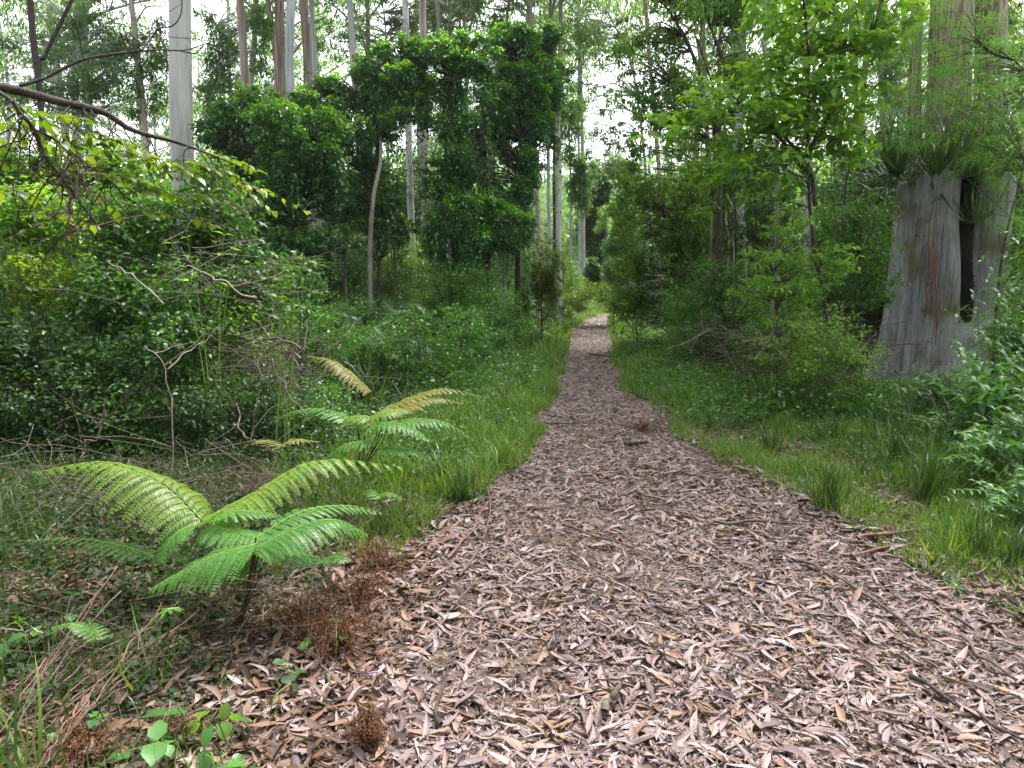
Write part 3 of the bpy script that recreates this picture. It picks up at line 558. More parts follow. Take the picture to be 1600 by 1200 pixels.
# broadleaf bright sapling (hero, near)
mass('bright_sapling', [(1060,190,45,28),(1110,160,50,30),(1160,180,50,35),(1210,120,60,40),(1150,240,50,30),(1100,270,45,25),(1215,200,55,45),(1270,150,60,40),(1300,90,60,45),(1240,50,60,40),(1330,150,50,40),(1290,210,50,40),(1350,60,55,35),(1230,0,60,40),(1330,0,60,40),(1180,300,30,22),(1400,40,40,35),(1230,270,45,35),(1330,230,40,30)], 8.6, .115, .55, 'bright', 430,
     'bright broad-leaved sapling with a thin curved dark stem beside the stump', 'sapling', T=OVAL, droop=.25, depth=.55, stems=[((1255,0,0),(1262,100,0),(1260,200,0),(1265,300,0),(1280,400,0),(1293,480,0),(1318,548,0)),((1190,170,.1),(1225,215,0),(1262,255,0),(1266,320,0)),((1150,150,.1),(1200,200,0),(1262,270,0)),((1360,60,0),(1300,150,0),(1263,230,0))], stem_r=.028, stem_m='darkbark', seed=15, flat=.3, npc=12, crs=.5)
for i, (bl, D, lf, lab) in enumerate((
    ([(1210,400,45,28),(1250,450,50,28),(1180,450,40,25),(1290,410,45,30),(1225,350,35,20)], 8.5, 'bright', 'layered bright green shrub under the curved sapling'),
    ([(1340,400,45,40),(1350,450,45,35),(1310,350,40,30),(1350,330,35,35)], 9.5, 'mid', 'mid-green shrub filling the space beside the stump'),
    ([(1120,430,45,30),(1080,470,55,30),(1140,480,55,28),(1170,510,45,22)], 11.5, 'mid', 'tangled green shrub at the foot of the blue-grey trunk'),
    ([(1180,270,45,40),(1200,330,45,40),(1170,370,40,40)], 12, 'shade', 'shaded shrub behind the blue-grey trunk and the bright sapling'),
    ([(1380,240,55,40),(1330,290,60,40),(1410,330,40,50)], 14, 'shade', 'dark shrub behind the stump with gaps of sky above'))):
    mass('leafy_shrub', bl, D, .065, .5, lf, 1300, lab, 'shrub', T=OVAL if D < 10 else RHOMB, depth=.6, stems=[((bl[0][0], bl[0][1], 0), (bl[0][0]+8, 480, 0), (bl[0][0]+10, 520, 0))], stem_r=.02, seed=40+i, flat=.4, npc=14, crs=.35)
# casuarina-like fine foliage over the stump
mass('fine_leaved_tree', [(1440,150,50,55),(1500,120,60,60),(1420,60,50,50),(1490,30,60,50),(1560,90,60,60),(1440,215,50,25),(1560,200,55,50),(1590,260,45,50),(1580,330,40,40),(1380,200,30,35),(1530,260,50,25)], 9.3, .15, .04, 'needle', 650,
     'feathery fine-leaved tree drooping around the brown trunks over the stump', 'tree', droop=.2, depth=.5, stems=[((1600,110,0),(1560,90,0),(1530,60,0)),((1600,250,0),(1570,400,0),(1560,520,0))], stem_r=.02, seed=50, flat=.4, npc=30, crs=.3, T=blade(.5))

for i, (pts, D, r, m_, lab) in enumerate((
    ([(1135,330),(1137,400),(1136,500)], 12.5, .03, 'pinkgum', 'thin reddish stem just before the blue-grey trunk'),
    ([(1112,340),(1109,420),(1106,500)], 14, .035, 'brownbark', 'thin brown stem in the gap under the olive-green tree'),
    ([(1238,330),(1232,400),(1228,470)], 9.4, .014, 'paletwig', 'pale straight stem beside the layered bright shrub'),
    ([(1148,360),(1146,420),(1150,490)], 11.5, .02, 'greystem', 'slim grey stem leaning to the foot of the blue-grey trunk'),
    ([(1355,290),(1360,330),(1362,420)], 13, .03, 'pinkgum', 'thin reddish stem in the dark space next to the stump'),
    ([(1330,250),(1318,330),(1322,430)], 12, .025, 'darkbark', 'thin dark stem between the curved sapling and the stump'),
    ([(1190,60),(1205,150),(1215,260),(1212,400)], 11, .035, 'greystem', 'slender grey stem rising beside the curved sapling'),
    ([(1090,60),(1130,200),(1150,330),(1158,470)], 12, .03, 'darkbark', 'long dark stem slanting across the olive-green tree'),
    ([(420,290),(421,360),(424,460)], 12.6, .04, 'darkbark', 'dark thin stem under the rounded vine-covered tree'),
    ([(536,280),(540,350),(541,470)], 14.5, .03, 'greystem', 'thin grey stem in the shade under the sloping arch'),
    ([(612,300),(616,370),(618,470)], 15, .03, 'brownbark', 'thin brown stem between the kinked sapling and the mottled trunk'),
    ([(782,330),(786,400),(788,490)], 15, .035, 'greystem', 'thin grey stem under the vine tower'),
    )):
    stemthing('sapling', [(x, y, D) for x, y in pts], r, r*.6, m_, lab, 'sapling', toground=True, jit=.03)
# ------------------------------------------------------------------ the stump
def stump():
    base = np.array([(1462-800)*10.4/FPX/.985, 10.4, 0.]); base[2] = float(h(base[0], base[1]))-.05
    top = P(1450, 284, 10.4)[2]-base[2]; nth, nz = 760, 280; rg = np.random.default_rng(5)
    th = np.linspace(0, 2*pi, nth, endpoint=False); z = np.linspace(0, 1, nz)
    TH, Z = np.meshgrid(th, z)
    R0 = .80*(1.0+.04*(1-Z)) + .55*np.exp(-Z*top/.22)*(.5+.5*np.cos(3*(TH-2.55)))*.75 + .10*np.exp(-Z*top/.6)
    groove = sum(a_*np.sin(n_*TH+p_+1.2*np.sin(Z*3+p_)) for n_, a_, p_ in ((5,.025,1.),(9,.018,2.),(17,.010,4.),(31,.007,.5),(53,.005,2.2)))
    fine = rg.standard_normal((1, nth))*.006 + rg.standard_normal((nz, nth))*.002
    def ang(a, b): return (a-b+pi) % (2*pi)-pi
    for k in range(26):
        t0 = rg.uniform(0, 2*pi) if k > 9 else radians(rg.uniform(-175, -100)); z0, z1 = sorted(rg.uniform(0, 1, 2)); z1 = max(z1, z0+.2)
        groove = groove-rg.uniform(.015, .05)*np.exp(-(ang(TH, t0+.06*np.sin(Z*rg.uniform(4, 11)+k))/rg.uniform(.012, .03))**2)*sstep(z0, z0+.12, Z)*sstep(z1+.05, z1-.1, Z)
    cth = radians(-93)+.10*np.sin(Z*5+.5)           # the split wanders
    split = np.exp(-(ang(TH, cth)**1/(.22+.05*np.sin(Z*7+1)))**2*1.0)*sstep(.24, .40, Z)
    bulge = .08*np.exp(-((Z-.62)/.18)**2)*np.exp(-(ang(TH, radians(-118))/.3)**2)
    back = np.exp(-(ang(TH, radians(-60))/.4)**2)*.05*Z
    RR = (R0+groove+fine+bulge-back)*(1-.86*split)
    slim = 1-.06*Z
    X = RR*np.cos(TH)*slim; Y = RR*np.sin(TH)*.9*slim
    jag = 1+.03*np.sin(TH*3+1)+.015*np.sin(TH*11)+.006*np.repeat(rg.standard_normal((1, nth//4)), 4, 1)+.035*np.cos(TH-radians(-100))
    ZZ = Z*top*(1+(jag-1)*Z**2)
    V = np.stack([X, Y, ZZ], -1).reshape(-1, 3)
    i = np.arange(nz-1)[:, None]*nth; j = np.arange(nth)[None]; jn = (j+1) % nth
    F = np.stack([i+j, i+jn, i+nth+jn, i+nth+j], -1).reshape(-1, 4)
    # hollow inside: inner rim going down
    Vt = V[-nth:]; inner = [Vt*np.array([s, s, 1])-np.array([0, 0, dz]) for s, dz in ((.9, .02), (.84, .25), (.5, .45), (.05, .5))]
    n0 = len(V); V = np.vstack([V]+inner); Fi = []
    prev = np.arange(nth)+n0-nth
    for q in range(4):
        cur = n0+q*nth+np.arange(nth); Fi.append(np.stack([prev, np.roll(prev, -1), np.roll(cur, -1), cur], 1)); prev = cur
    m, nt = mat('weathered_stump_wood'); N = nt.nodes; L = nt.links
    tc = N.new('ShaderNodeTexCoord'); mp = N.new('ShaderNodeMapping'); mp.inputs['Scale'].default_value = (11, 11, .8); L.new(tc.outputs['Object'], mp.inputs[0])
    n = N.new('ShaderNodeTexNoise'); n.inputs['Scale'].default_value = 1.7; n.inputs['Detail'].default_value = 10; n.inputs['Roughness'].default_value = .68; L.new(mp.outputs[0], n.inputs[0])
    r = ramp(nt, [(.27, (.04,.036,.033)), (.36, (.18,.175,.17)), (.5, (.33,.33,.335)), (.70, (.47,.47,.475))]); L.new(n.outputs[0], r.inputs[0])
    n2 = N.new('ShaderNodeTexNoise'); n2.inputs['Scale'].default_value = 1.6; n2.inputs['Detail'].default_value = 6; L.new(tc.outputs['Object'], n2.inputs[0])
    r2 = ramp(nt, [(.50, (0, 0, 0)), (.66, (1, 1, 1))]); L.new(n2.outputs[0], r2.inputs[0])
    mx = N.new('ShaderNodeMix'); mx.data_type = 'RGBA'; L.new(r2.outputs[0], mx.inputs[0]); L.new(r.outputs[0], mx.inputs[6]); mx.inputs[7].default_value = (.17,.15,.085, 1)
    n3 = N.new('ShaderNodeTexNoise'); n3.inputs['Scale'].default_value = 5; n3.inputs['Detail'].default_value = 8; n3.inputs['Roughness'].default_value = .75; L.new(tc.outputs['Object'], n3.inputs[0])
    r3 = ramp(nt, [(.58, (0, 0, 0)), (.66, (1, 1, 1))]); L.new(n3.outputs[0], r3.inputs[0])
    mx2 = N.new('ShaderNodeMix'); mx2.data_type = 'RGBA'; L.new(r3.outputs[0], mx2.inputs[0]); L.new(mx.outputs[2], mx2.inputs[6]); mx2.inputs[7].default_value = (.09,.07,.06, 1)
    b = N.new('ShaderNodeBsdfPrincipled'); b.inputs['Roughness'].default_value = .8; L.new(mx2.outputs[2], b.inputs['Base Color'])
    bp = N.new('ShaderNodeBump'); bp.inputs['Strength'].default_value = 1; bp.inputs['Distance'].default_value = .06; L.new(n.outputs[0], bp.inputs['Height']); L.new(bp.outputs[0], b.inputs['Normal'])
    o = N.new('ShaderNodeOutputMaterial'); L.new(b.outputs[0], o.inputs[0])
    mh, _ = M_hollow = mat('shade_dark_rotten_wood'); nh = mh.node_tree; bh = nh.nodes.new('ShaderNodeBsdfPrincipled'); th_ = nh.nodes.new('ShaderNodeTexNoise'); th_.inputs['Scale'].default_value = 9  # rotten wood of split and hollow, darkened to paint in cavity shade
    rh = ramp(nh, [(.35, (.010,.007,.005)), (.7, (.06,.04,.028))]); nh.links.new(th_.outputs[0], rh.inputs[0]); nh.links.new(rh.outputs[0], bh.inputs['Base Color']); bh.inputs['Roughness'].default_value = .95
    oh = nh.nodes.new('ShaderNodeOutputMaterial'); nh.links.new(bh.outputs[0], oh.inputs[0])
    rt = root('tree_stump', base, 'big weathered grey tree stump with a dark split and flared foot', 'stump')
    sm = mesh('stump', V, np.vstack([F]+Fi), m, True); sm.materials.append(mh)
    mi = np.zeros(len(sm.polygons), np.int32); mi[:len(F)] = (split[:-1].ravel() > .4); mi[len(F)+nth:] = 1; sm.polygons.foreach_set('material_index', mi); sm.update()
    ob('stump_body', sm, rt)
    bs = []
    for k in range(9):
        x = 1460+rg.normal()*4; y0 = 325+rg.random()*60; y1 = 430+rg.random()*150
        pts = []
        for t in np.linspace(0, 1, 10):
            q = P(x+3*sin(t*5+k)-t*2, y0+(y1-y0)*t, 9.68+.02*rg.random())-base; pts.append(q)
        bs.append(tube(smooth(pts, 20), np.linspace(.004, .011, 20)*(.6+.6*rg.random()), 5))
    ob('bark_strip', mesh('bark_strips', *cat_(bs), M['redstalk'], True), rt)
    kv, kf = tube(smooth([P(1387,470,9.75)-base, P(1392,471,9.6)-base], 4), [.06, .03, .03, .012], 10); ob('knot', mesh('knot', kv, kf, M['darkbark'], True), rt)
    return base, top
sb, stop_ = stump()

def tuft(name, loc, n, L, wd, m, label, cat, seed, up=1.0, spread=.4, group=None, Ts=BLADES):
    rg = np.random.default_rng(seed); out = []
    pick = rg.integers(0, len(Ts), n)
    for i, T in enumerate(Ts):
        k = (pick == i).sum()
        if not k: continue
        az = rg.random(k)*2*pi; el = up+rg.standard_normal(k)*spread; p = rg.standard_normal((k, 3))*np.array([.04, .04, 0])*min(1, L*2)
        f = np.stack([np.cos(az)*np.cos(el), np.sin(az)*np.cos(el), np.sin(el)], 1); s = np.cross(f, np.array([0, 0, 1.])+rg.standard_normal((k, 3))*.2)
        Ls = L*(.5+.7*rg.random(k)); out.append(stamp(T, p, f, s, Ls, wd*(.7+.6*rg.random(k))))
    o = ob(name, mesh(name, *cat_(out), M[m]), None, loc); return tag(o, label, cat, group)
for i, (px, py, n, L, lab) in enumerate(((1400,258,60,.75,'strappy leaves sprouting over the outer rim of the stump'), (1468,268,80,.85,'strappy plant rooted in the middle of the stump top'), (1520,262,80,.95,'strappy plant hanging over the split in the stump'))):
    tuft('strappy_plant', P(px, py+12, 10.15), int(n*1.6), L*1.35, .034, 'tuft', lab, 'plant', 60+i, .4, .6)
tuft('strappy_plant', P(1530, 345, 9.75), 40, .7, .022, 'tuft', 'strappy plant growing inside the dark split of the stump', 'plant', 66, .5, .6)

# ------------------------------------------------------------------ ferns
def frond(pts, Wd, npin, m, seed, droop=.35, start=.0, fwd=.32, upv=(0, 0, 1), nj=22, lp_=.21, taper=.75, rise=.12, r=.003, one=None):
    rg = np.random.default_rng(seed); c = smooth(pts, 60); T = nrm(np.gradient(c, axis=0)); up = np.array(upv, float)
    ps, fs, ss, Ls, Ws = [], [], [], [], []; rach = [tube(c, np.linspace(r, r*.25, 60), 4)]
    for i in range(npin):
        t = start+(1-start)*(i+.5)/npin; q = t*59; a = int(q); w = q-a; p = c[a]*(1-w)+c[min(a+1, 59)]*w; tt = T[a]
        Nn = nrm(up-np.dot(up, tt)*tt); S_ = np.cross(tt, Nn); uu = (t-start)/(1-start)
        f_ = min(1, .55+uu/.28*.45)*(1-uu)**taper+.04
        for sg in (-1, 1):
            Lp = Wd*f_*(.92+.16*rg.random()); d0 = nrm(S_*sg*.9+tt*fwd+Nn*(rise+.05*rg.normal())); us = np.linspace(.03, 1, 9)
            dr = droop*(.85+.3*rg.random())
            mid = np.array([p+d0*Lp*x-np.array([0, 0, 1.])*dr*Lp*x**1.9+tt*.12*Lp*x*x for x in us]); td = nrm(np.gradient(mid, axis=0))
            rach.append(tube(mid, np.linspace(r*.28, r*.1, 9), 3))
            n = max(5, int(nj*(.45+.55*f_)))
            uj = np.linspace(.05, .99, n); pp = np.stack([np.interp(uj, us, mid[:, k]) for k in range(3)], 1); tj = np.stack([np.interp(uj, us, td[:, k]) for k in range(3)], 1)
            pn = nrm(np.cross(tj, np.cross(Nn, tj))); sd = np.cross(tj, pn); ll = Wd*lp_*(.25+.75*f_)*np.minimum(1, .6+uj*2)*(1-uj)**.55+.004
            for s2 in (-1, 1):
                ps.append(pp); fs.append(sd*s2+tj*.45-np.array([0, 0, 1.])*.15+rg.standard_normal((n, 3))*.05); ss.append(tj); Ls.append(ll*(.9+.2*rg.random(n))); Ws.append(np.full(n, Lp/n*1.05))
            # narrow web along the midrib keeps the pinna whole
    V, F = stamp(LANCE, np.concatenate(ps), np.concatenate(fs), np.concatenate(ss), np.concatenate(Ls), np.concatenate(Ws))
    return (V, F), cat_(rach)
def fern(label, base, fronds, seed, stipe='fernstem'):
    """fronds: (list of (px,py,D), width, pinna pairs, material, droop[, join point])"""
    rt = root('fern', base, label, 'fern')
    for i, fr in enumerate(fronds):
        pts, Wd, npn, m, dr = fr[:5]
        p = np.array([P(*q) for q in pts])-base
        (V, F), (V2, F2) = frond(p, Wd, npn, M[m], seed*20+i, dr)
        o = ob('frond', mesh('frond', V, F, M[m]), rt); ob('rachis', mesh('rachis', V2, F2, M['greenstem' if len(fr) < 6 else stipe]), o)
        q = p[0]; mid = q*np.array([.6, .6, .55])+R.normal(size=3)*.01
        ob('stipe', mesh('stipe', *tube(smooth([R.normal(size=3)*.02*np.array([1, 1, 0]), mid, q], 12), np.linspace(.004, .003, 12), 6), M[stipe], True), rt)
    return rt
b1 = G(372, 985); b2 = G(240, 940)
fern('large bright green fern with arching fronds in front of the thicket', b1, [
    ([(385,890,2.6),(400,850,2.62),(330,870,2.55),(232,922,2.45)][1:], .20, 24, 'fern', .6),
    ([(395,862,2.62),(450,830,2.7),(520,812,2.8),(575,835,2.85)], .18, 20, 'fern', .65),
    ([(400,840,2.7),(470,800,2.85),(540,790,3.0),(598,802,3.05)], .13, 18, 'fern', .4),
    ([(405,860,2.7),(380,885,2.75),(372,905,2.8),(366,930,2.8)], .09, 14, 'fern', .2),
    ([(400,860,2.75),(440,865,2.8),(490,870,2.85),(540,880,2.9)], .12, 16, 'fern', .4),
    ([(395,870,2.75),(360,880,2.8),(330,890,2.85),(300,895,2.9)], .12, 16, 'ferndark', .4),
    ([(420,865,2.75),(428,880,2.7),(430,895,2.7),(434,918,2.7)], .05, 12, 'fernyel', .2)], 1)
fern('tall two-armed fern whose arms spread wide above the bright one', b2, [
    ([(318,815,3.0),(255,755,3.05),(160,722,3.1),(50,738,3.25)], .28, 22, 'fernlime', .75),
    ([(322,812,3.0),(400,770,3.1),(500,720,3.25),(632,730,3.45)], .25, 20, 'fernlime', .7),
    ([(322,818,2.95),(350,800,2.9),(400,800,2.95),(440,805,3.0)], .12, 16, 'fern', .4),
    ([(330,820,2.95),(360,830,2.85),(395,840,2.8),(430,850,2.8)], .15, 16, 'fern', .4),
    ([(300,820,2.95),(280,830,2.9),(262,850,2.85),(252,880,2.8)], .10, 14, 'fern', .4),
    ([(240,868,2.9),(180,850,2.9),(110,842,2.95),(25,845,3.0)], .12, 18, 'ferndark', .4),
    ([(240,868,2.9),(262,865,2.9),(280,868,2.95),(295,880,3.0)], .10, 10, 'ferndark', .4)], 2, 'greenstem')
b3 = G(560, 745)
fern('group of pale green and yellow fern fronds behind the large ferns', b3, [
    ([(560,668,4.2),(525,645,4.25),(470,640,4.3),(418,662,4.4)], .14, 18, 'fern', .4),
    ([(560,668,4.2),(590,645,4.2),(620,640,4.25),(650,640,4.3)], .15, 16, 'fernlime', .5),
    ([(610,660,4.2),(650,655,4.2),(695,660,4.2),(742,688,4.2)], .14, 18, 'fern', .45),
    ([(600,640,4.4),(650,618,4.45),(700,608,4.5),(762,622,4.6)], .15, 18, 'fernyel', .35),
    ([(590,700,4.1),(620,700,4.1),(650,705,4.1),(680,725,4.1)], .14, 16, 'ferndark', .4),
    ([(570,672,4.15),(600,660,4.1),(640,668,4.05),(672,690,4.0)], .14, 16, 'fern', .5),
    ([(610,650,4.3),(640,632,4.35),(680,622,4.4),(725,630,4.45)], .16, 18, 'fernyel', .4),
    ([(600,662,4.2),(570,650,4.2),(545,652,4.2),(520,668,4.2)], .14, 16, 'fernlime', .5),
    ([(590,690,4.1),(560,690,4.05),(530,700,4.0),(505,720,4.0)], .12, 14, 'ferndark', .4)], 3)
fern('drying yellow fern frond arching over the low plants at the edge of the thicket', G(600, 660), [
    ([(580,612,4.9),(550,585,4.9),(515,562,4.95),(478,556,5.1)], .17, 18, 'fernyel', .7)], 4)
fern('yellowing low fern between the thicket and the pale fronds', G(470, 740), [
    ([(430,705,4.0),(450,690,4.0),(475,688,4.0),(500,690,4.1)], .10, 14, 'fernyel', .3),([(440,700,4.0),(420,690,4.1),(400,690,4.1),(380,700,4.1)], .09, 12, 'fernyel', .3)], 5)
fern('small green fern low beside the dead brown fronds', G(520, 905), [
    ([(500,880,2.9),(515,872,2.9),(530,870,2.9),(548,875,2.9)], .09, 10, 'fern', .3), ([(500,880,2.9),(490,875,2.85),(478,878,2.8),(468,885,2.8)], .07, 9, 'fern', .3)], 6)
fern('tiny fern frond curling near the long yellow stalk', G(270, 1000), [([(280,950,2.35),(262,952,2.3),(245,962,2.3),(230,985,2.3)], .05, 12, 'fern', .3)], 7, 'greenstem')
fern('small ferns in the litter beside the reddish stalks', G(120, 1010), [([(150,1000,2.4),(130,982,2.4),(110,975,2.4),(80,980,2.4)], .05, 12, 'fern', .3), ([(160,1000,2.4),(150,985,2.45),(140,975,2.5),(140,965,2.6)], .05, 9, 'fern', .3)], 8, 'greenstem')
fern('small lime fern low under the pale fern group', G(600, 790), [([(590,780,3.8),(600,772,3.8),(612,772,3.8),(628,780,3.8)], .07, 10, 'fern', .3), ([(590,780,3.8),(582,770,3.85),(578,766,3.9),(570,768,3.9)], .07, 8, 'fern', .3)], 9)
# dead brown ferns
def dead(px, py, D, w, hh, n, label, seed):
    rg = np.random.default_rng(seed); b = P(px, py, D); b[2] = float(h(b[0], b[1])); V = []; T = []
    cs = []
    for i in range(n):
        az = rg.random()*6.28; r_ = w*(.3+.7*rg.random()); tip = np.array([cos(az)*r_, sin(az)*r_, hh*(.3+.7*rg.random())*(1-.3*r_/w)])
        c = smooth([rg.normal(size=3)*.02, tip*np.array([.5, .5, 1.15]), tip-np.array([0, 0, hh*.25*rg.random()])], 10); T.append(tube(c, .002, 3)); cs.append(c[3:])
    cs = np.concatenate(cs)
    o = ob('dead_fern', mesh('dead_fern', *cloud(cs, .035*max(1, w/.11), 10, .013, .3, RHOMB, rg, .6, 1.), M['dead']), None, b); tag(o, label, 'dead fern')
    ob('stalk', mesh('dead_stalks', *cat_(T), M['dead']), o)
dead(575, 1165, 1.98, .085, .17, 22, 'dead brown fern clump crumbling at the track edge', 71)
dead(520, 985, 2.6, .24, .18, 40, 'dead brown fern drooping beneath the large bright fern', 72)
dead(470, 930, 2.8, .26, .16, 34, 'matted brown dead fern under the stipes of the bright fern', 77)
dead(585, 830, 3.4, .2, .16, 24, 'brown withered fern behind the tip of the bright fern', 78)
dead(560, 905, 3.0, .2, .2, 26, 'dead brown fern between the bright fern and the track', 73)
dead(130, 1160, 2.0, .17, .09, 26, 'dead brown fern heap low in the near corner', 74)
dead(1003, 668, 7.1, .18, .12, 26, 'red-brown dead leafy clump lying on the track', 75)
dead(280, 1130, 2.1, .15, .07, 20, 'dead brown fern heap beside the broad heart-shaped leaves', 76)

# ------------------------------------------------------------------ overhanging branch (near)
def branchy():
    rg = np.random.default_rng(81); base = P(-160, 120, 2.6)
    def pl(l): return np.array([P(*q) for q in l])-base
    rt = root('overhanging_branch', base, 'dark arching branch with big yellow-green leaves reaching in over the thicket', 'branch')
    A = smooth(pl([(-560,40,2.45),(-340,95,2.5),(-160,120,2.6),(0,136,2.7),(90,158,2.8),(160,175,2.9),(200,200,3.0),(235,212,3.05),(275,222,3.1),(320,238,3.2),(380,262,3.4)]), 50)
    ob('branch', mesh('branch', *tube(A, np.concatenate([np.linspace(.036, .019, 12), np.linspace(.019, .010, 22), np.linspace(.010, .0025, 16)]), 10, .05, rg), M['darkbark'], True), rt)
    tb_ = P(-560, 40, 2.45); gz_ = float(h(tb_[0], tb_[1])); tp_ = np.array([(tb_[0]-.05, tb_[1], gz_-.1), (tb_[0]+.03, tb_[1]+.02, 1.2), (tb_[0], tb_[1], tb_[2]), (tb_[0]-.1, tb_[1]+.1, 4.5), (tb_[0]+.1, tb_[1]+.2, 8)])-base
    ob('trunk', mesh('trunk', *tube(smooth(tp_, 30), np.linspace(.13, .05, 30), 14, .03, rg), M['darkbark'], True), rt)
    B = smooth(pl([(30,134,2.7),(70,122,2.75),(125,95,2.8),(175,85,2.85),(220,80,2.9),(250,78,2.95),(290,78,3.0),(330,65,3.1)]), 40)
    Cc = smooth(pl([(222,78,2.9),(240,55,2.95),(250,44,2.95),(270,40,2.95),(283,20,2.95),(284,-20,2.95)]), 24)
    D_ = smooth(pl([(-160,60,2.6),(0,145,2.5),(30,175,2.5),(55,205,2.55),(70,245,2.6),(95,275,2.65),(120,310,2.7),(150,350,2.8)]), 36)
    E = smooth(pl([(50,200,2.55),(80,215,2.6),(110,235,2.7),(140,260,2.8),(175,285,2.9),(190,300,3.0)]), 24)
    for c, r0, r1, k in ((B, .007, .002, 7), (Cc, .004, .002, 6), (D_, .009, .003, 7), (E, .006, .002, 6)):
        ob('branch', mesh('side_branch', *tube(c, np.linspace(r0, r1, len(c)), k, .05, rg), M['darkbark'], True), rt)
    tw = []
    for src, n, ln in ((A, 26, .35), (D_, 22, .35), (E, 14, .3), (B, 6, .18)):
        for i in range(n):
            b = src[rg.integers(len(src)//5, len(src))]; d = nrm(np.array([rg.normal()*.7, rg.normal()*.6, -1.0 if src is not B else .8])); q = ln*(.4+.9*rg.random())
            c = wob(smooth([b, b+d*q*.5+rg.normal(size=3)*.04, b+d*q+rg.normal(size=3)*.09], 10), .018, rg); tw.append(tube(c, np.linspace(.0032, .0011, 10), 4))
            if rg.random() < .6:
                e = c[5]; tw.append(tube(wob(np.array([e+(nrm(rg.normal(size=3)-np.array([0, 0, .5])))*t*q*.5 for t in np.linspace(0, 1, 6)]), .015, rg), .0012, 3))
    ob('twigs', mesh('twigs', *cat_(tw), M['darkbark'], True), rt)
    # leafy sprays: rows of alternate leaves
    lv = []; ln_ = []
    for (x0, y0, d0, x1, y1, d1, n) in ((0,190,2.6,110,225,2.8,10),(40,175,2.6,160,200,2.9,10),(60,230,2.7,190,245,3.0,10),(140,215,2.8,230,250,3.0,9),(-20,230,2.5,70,260,2.7,8),(190,260,2.9,300,270,3.1,11),(240,275,3.0,360,270,3.3,12),
                                       (300,270,3.2,410,300,3.4,12),(200,300,2.9,290,320,3.1,9),(320,240,3.3,400,270,3.5,9),(370,285,3.4,480,330,3.6,7),(0,300,2.7,90,330,2.9,8),(0,170,2.5,90,200,2.6,9),(20,200,2.6,140,245,2.7,10),(0,250,2.6,120,290,2.8,10),(80,210,2.8,180,225,2.9,9),(160,240,2.9,260,262,3.0,10),(100,260,2.9,230,300,3.0,12),(250,255,3.1,330,262,3.2,8),(260,300,3.1,370,320,3.3,10),(330,285,3.3,420,330,3.4,9),(30,330,2.8,140,350,3.0,10),(0,215,2.9,110,240,3.1,10),(90,290,2.8,190,330,3.0,8),(150,270,2.8,240,290,3.0,9),(230,330,3.0,330,350,3.2,9)):
        a_, b_ = P(x0, y0, d0)-base, P(x1, y1, d1)-base; c = wob(smooth([a_, (a_+b_)/2+np.array([0, 0, .03]), b_], n), .012, rg); ln_.append(tube(c, .0014, 4))
        tt = nrm(b_-a_)
        for i in range(n):
            for sg in (-1, 1):
                if rg.random() < .12: continue
                f = tt*.5+sg*np.cross(tt, [0, 0, 1.])*(.8+.3*rg.random())+np.array([0, 0, -.25+.25*rg.normal()]); lv.append((c[i], f, np.cross([0, 0, 1.], f)+rg.normal(size=3)*.25, .058*(.6+.7*rg.random())))
    p, f, s, L = (np.array(q) for q in zip(*lv))
    ob('leaves', mesh('branch_leaves', *stamp(OVAL, p, f, s, L, L*.55), M['lime']), rt)
    ob('leaf_stalks', mesh('leaf_stalks', *cat_(ln_), M['darkbark']), rt)
branchy()

# ------------------------------------------------------------------ near thicket: leafy stems
def leafy(seed, base, tips, L, wr, m, name, label, cat, pairs=7, T=SPEAR, sr=.003, stem='greenstem', sag=.15, top_only=.3, group=None, fold=.2):
    """stems from base to each tip (world), opposite leaves along the upper part"""
    rg = np.random.default_rng(seed); st = []; lv = []; base = np.asarray(base, float)
    for tp in tips:
        tp = np.asarray(tp, float)-base; b = rg.normal(size=3)*np.array([.05, .05, 0]); mid = (b+tp)/2+np.array([-tp[0]*.15, -tp[1]*.15, abs(tp[2])*sag])+rg.normal(size=3)*.03
        c = smooth([b, mid, tp], 24); st.append(tube(c, np.linspace(sr*1.4, sr*.4, 24), 5)); td = nrm(np.gradient(c, axis=0))
        ph = rg.random()*3
        for i, t in enumerate(np.linspace(top_only, .99, pairs)):
            k = int(t*23); az = ph+i*1.57+rg.normal()*.3; sd = np.array([cos(az), sin(az), 0]); sd = nrm(sd-np.dot(sd, td[k])*td[k])
            for sg in (-1, 1):
                ll = L*(.55+.5*sin(pi*min(1, .2+t*.75)))*(.8+.4*rg.random()); f = sd*sg+td[k]*.35+np.array([0, 0, .05-.25*rg.random()]); lv.append((c[k], f, np.cross([0, 0, 1.], f)+rg.normal(size=3)*fold, ll))
    p, f, s, LL = (np.array(q) for q in zip(*lv))
    r = root(name, base, label, cat, group)
    ob('stems', mesh(name+'_stems', *cat_(st), M[stem], True), r)
    ob('leaves', mesh(name+'_leaves', *stamp(T, p, f, s, LL, LL*wr), M[m]), r); return r
def tipset(px, py, rx, ry, D, dd, n, rg): return [P(px+rg.normal()*rx, py+rg.normal()*ry, D+rg.normal()*dd) for _ in range(n)]
rg = np.random.default_rng(90)
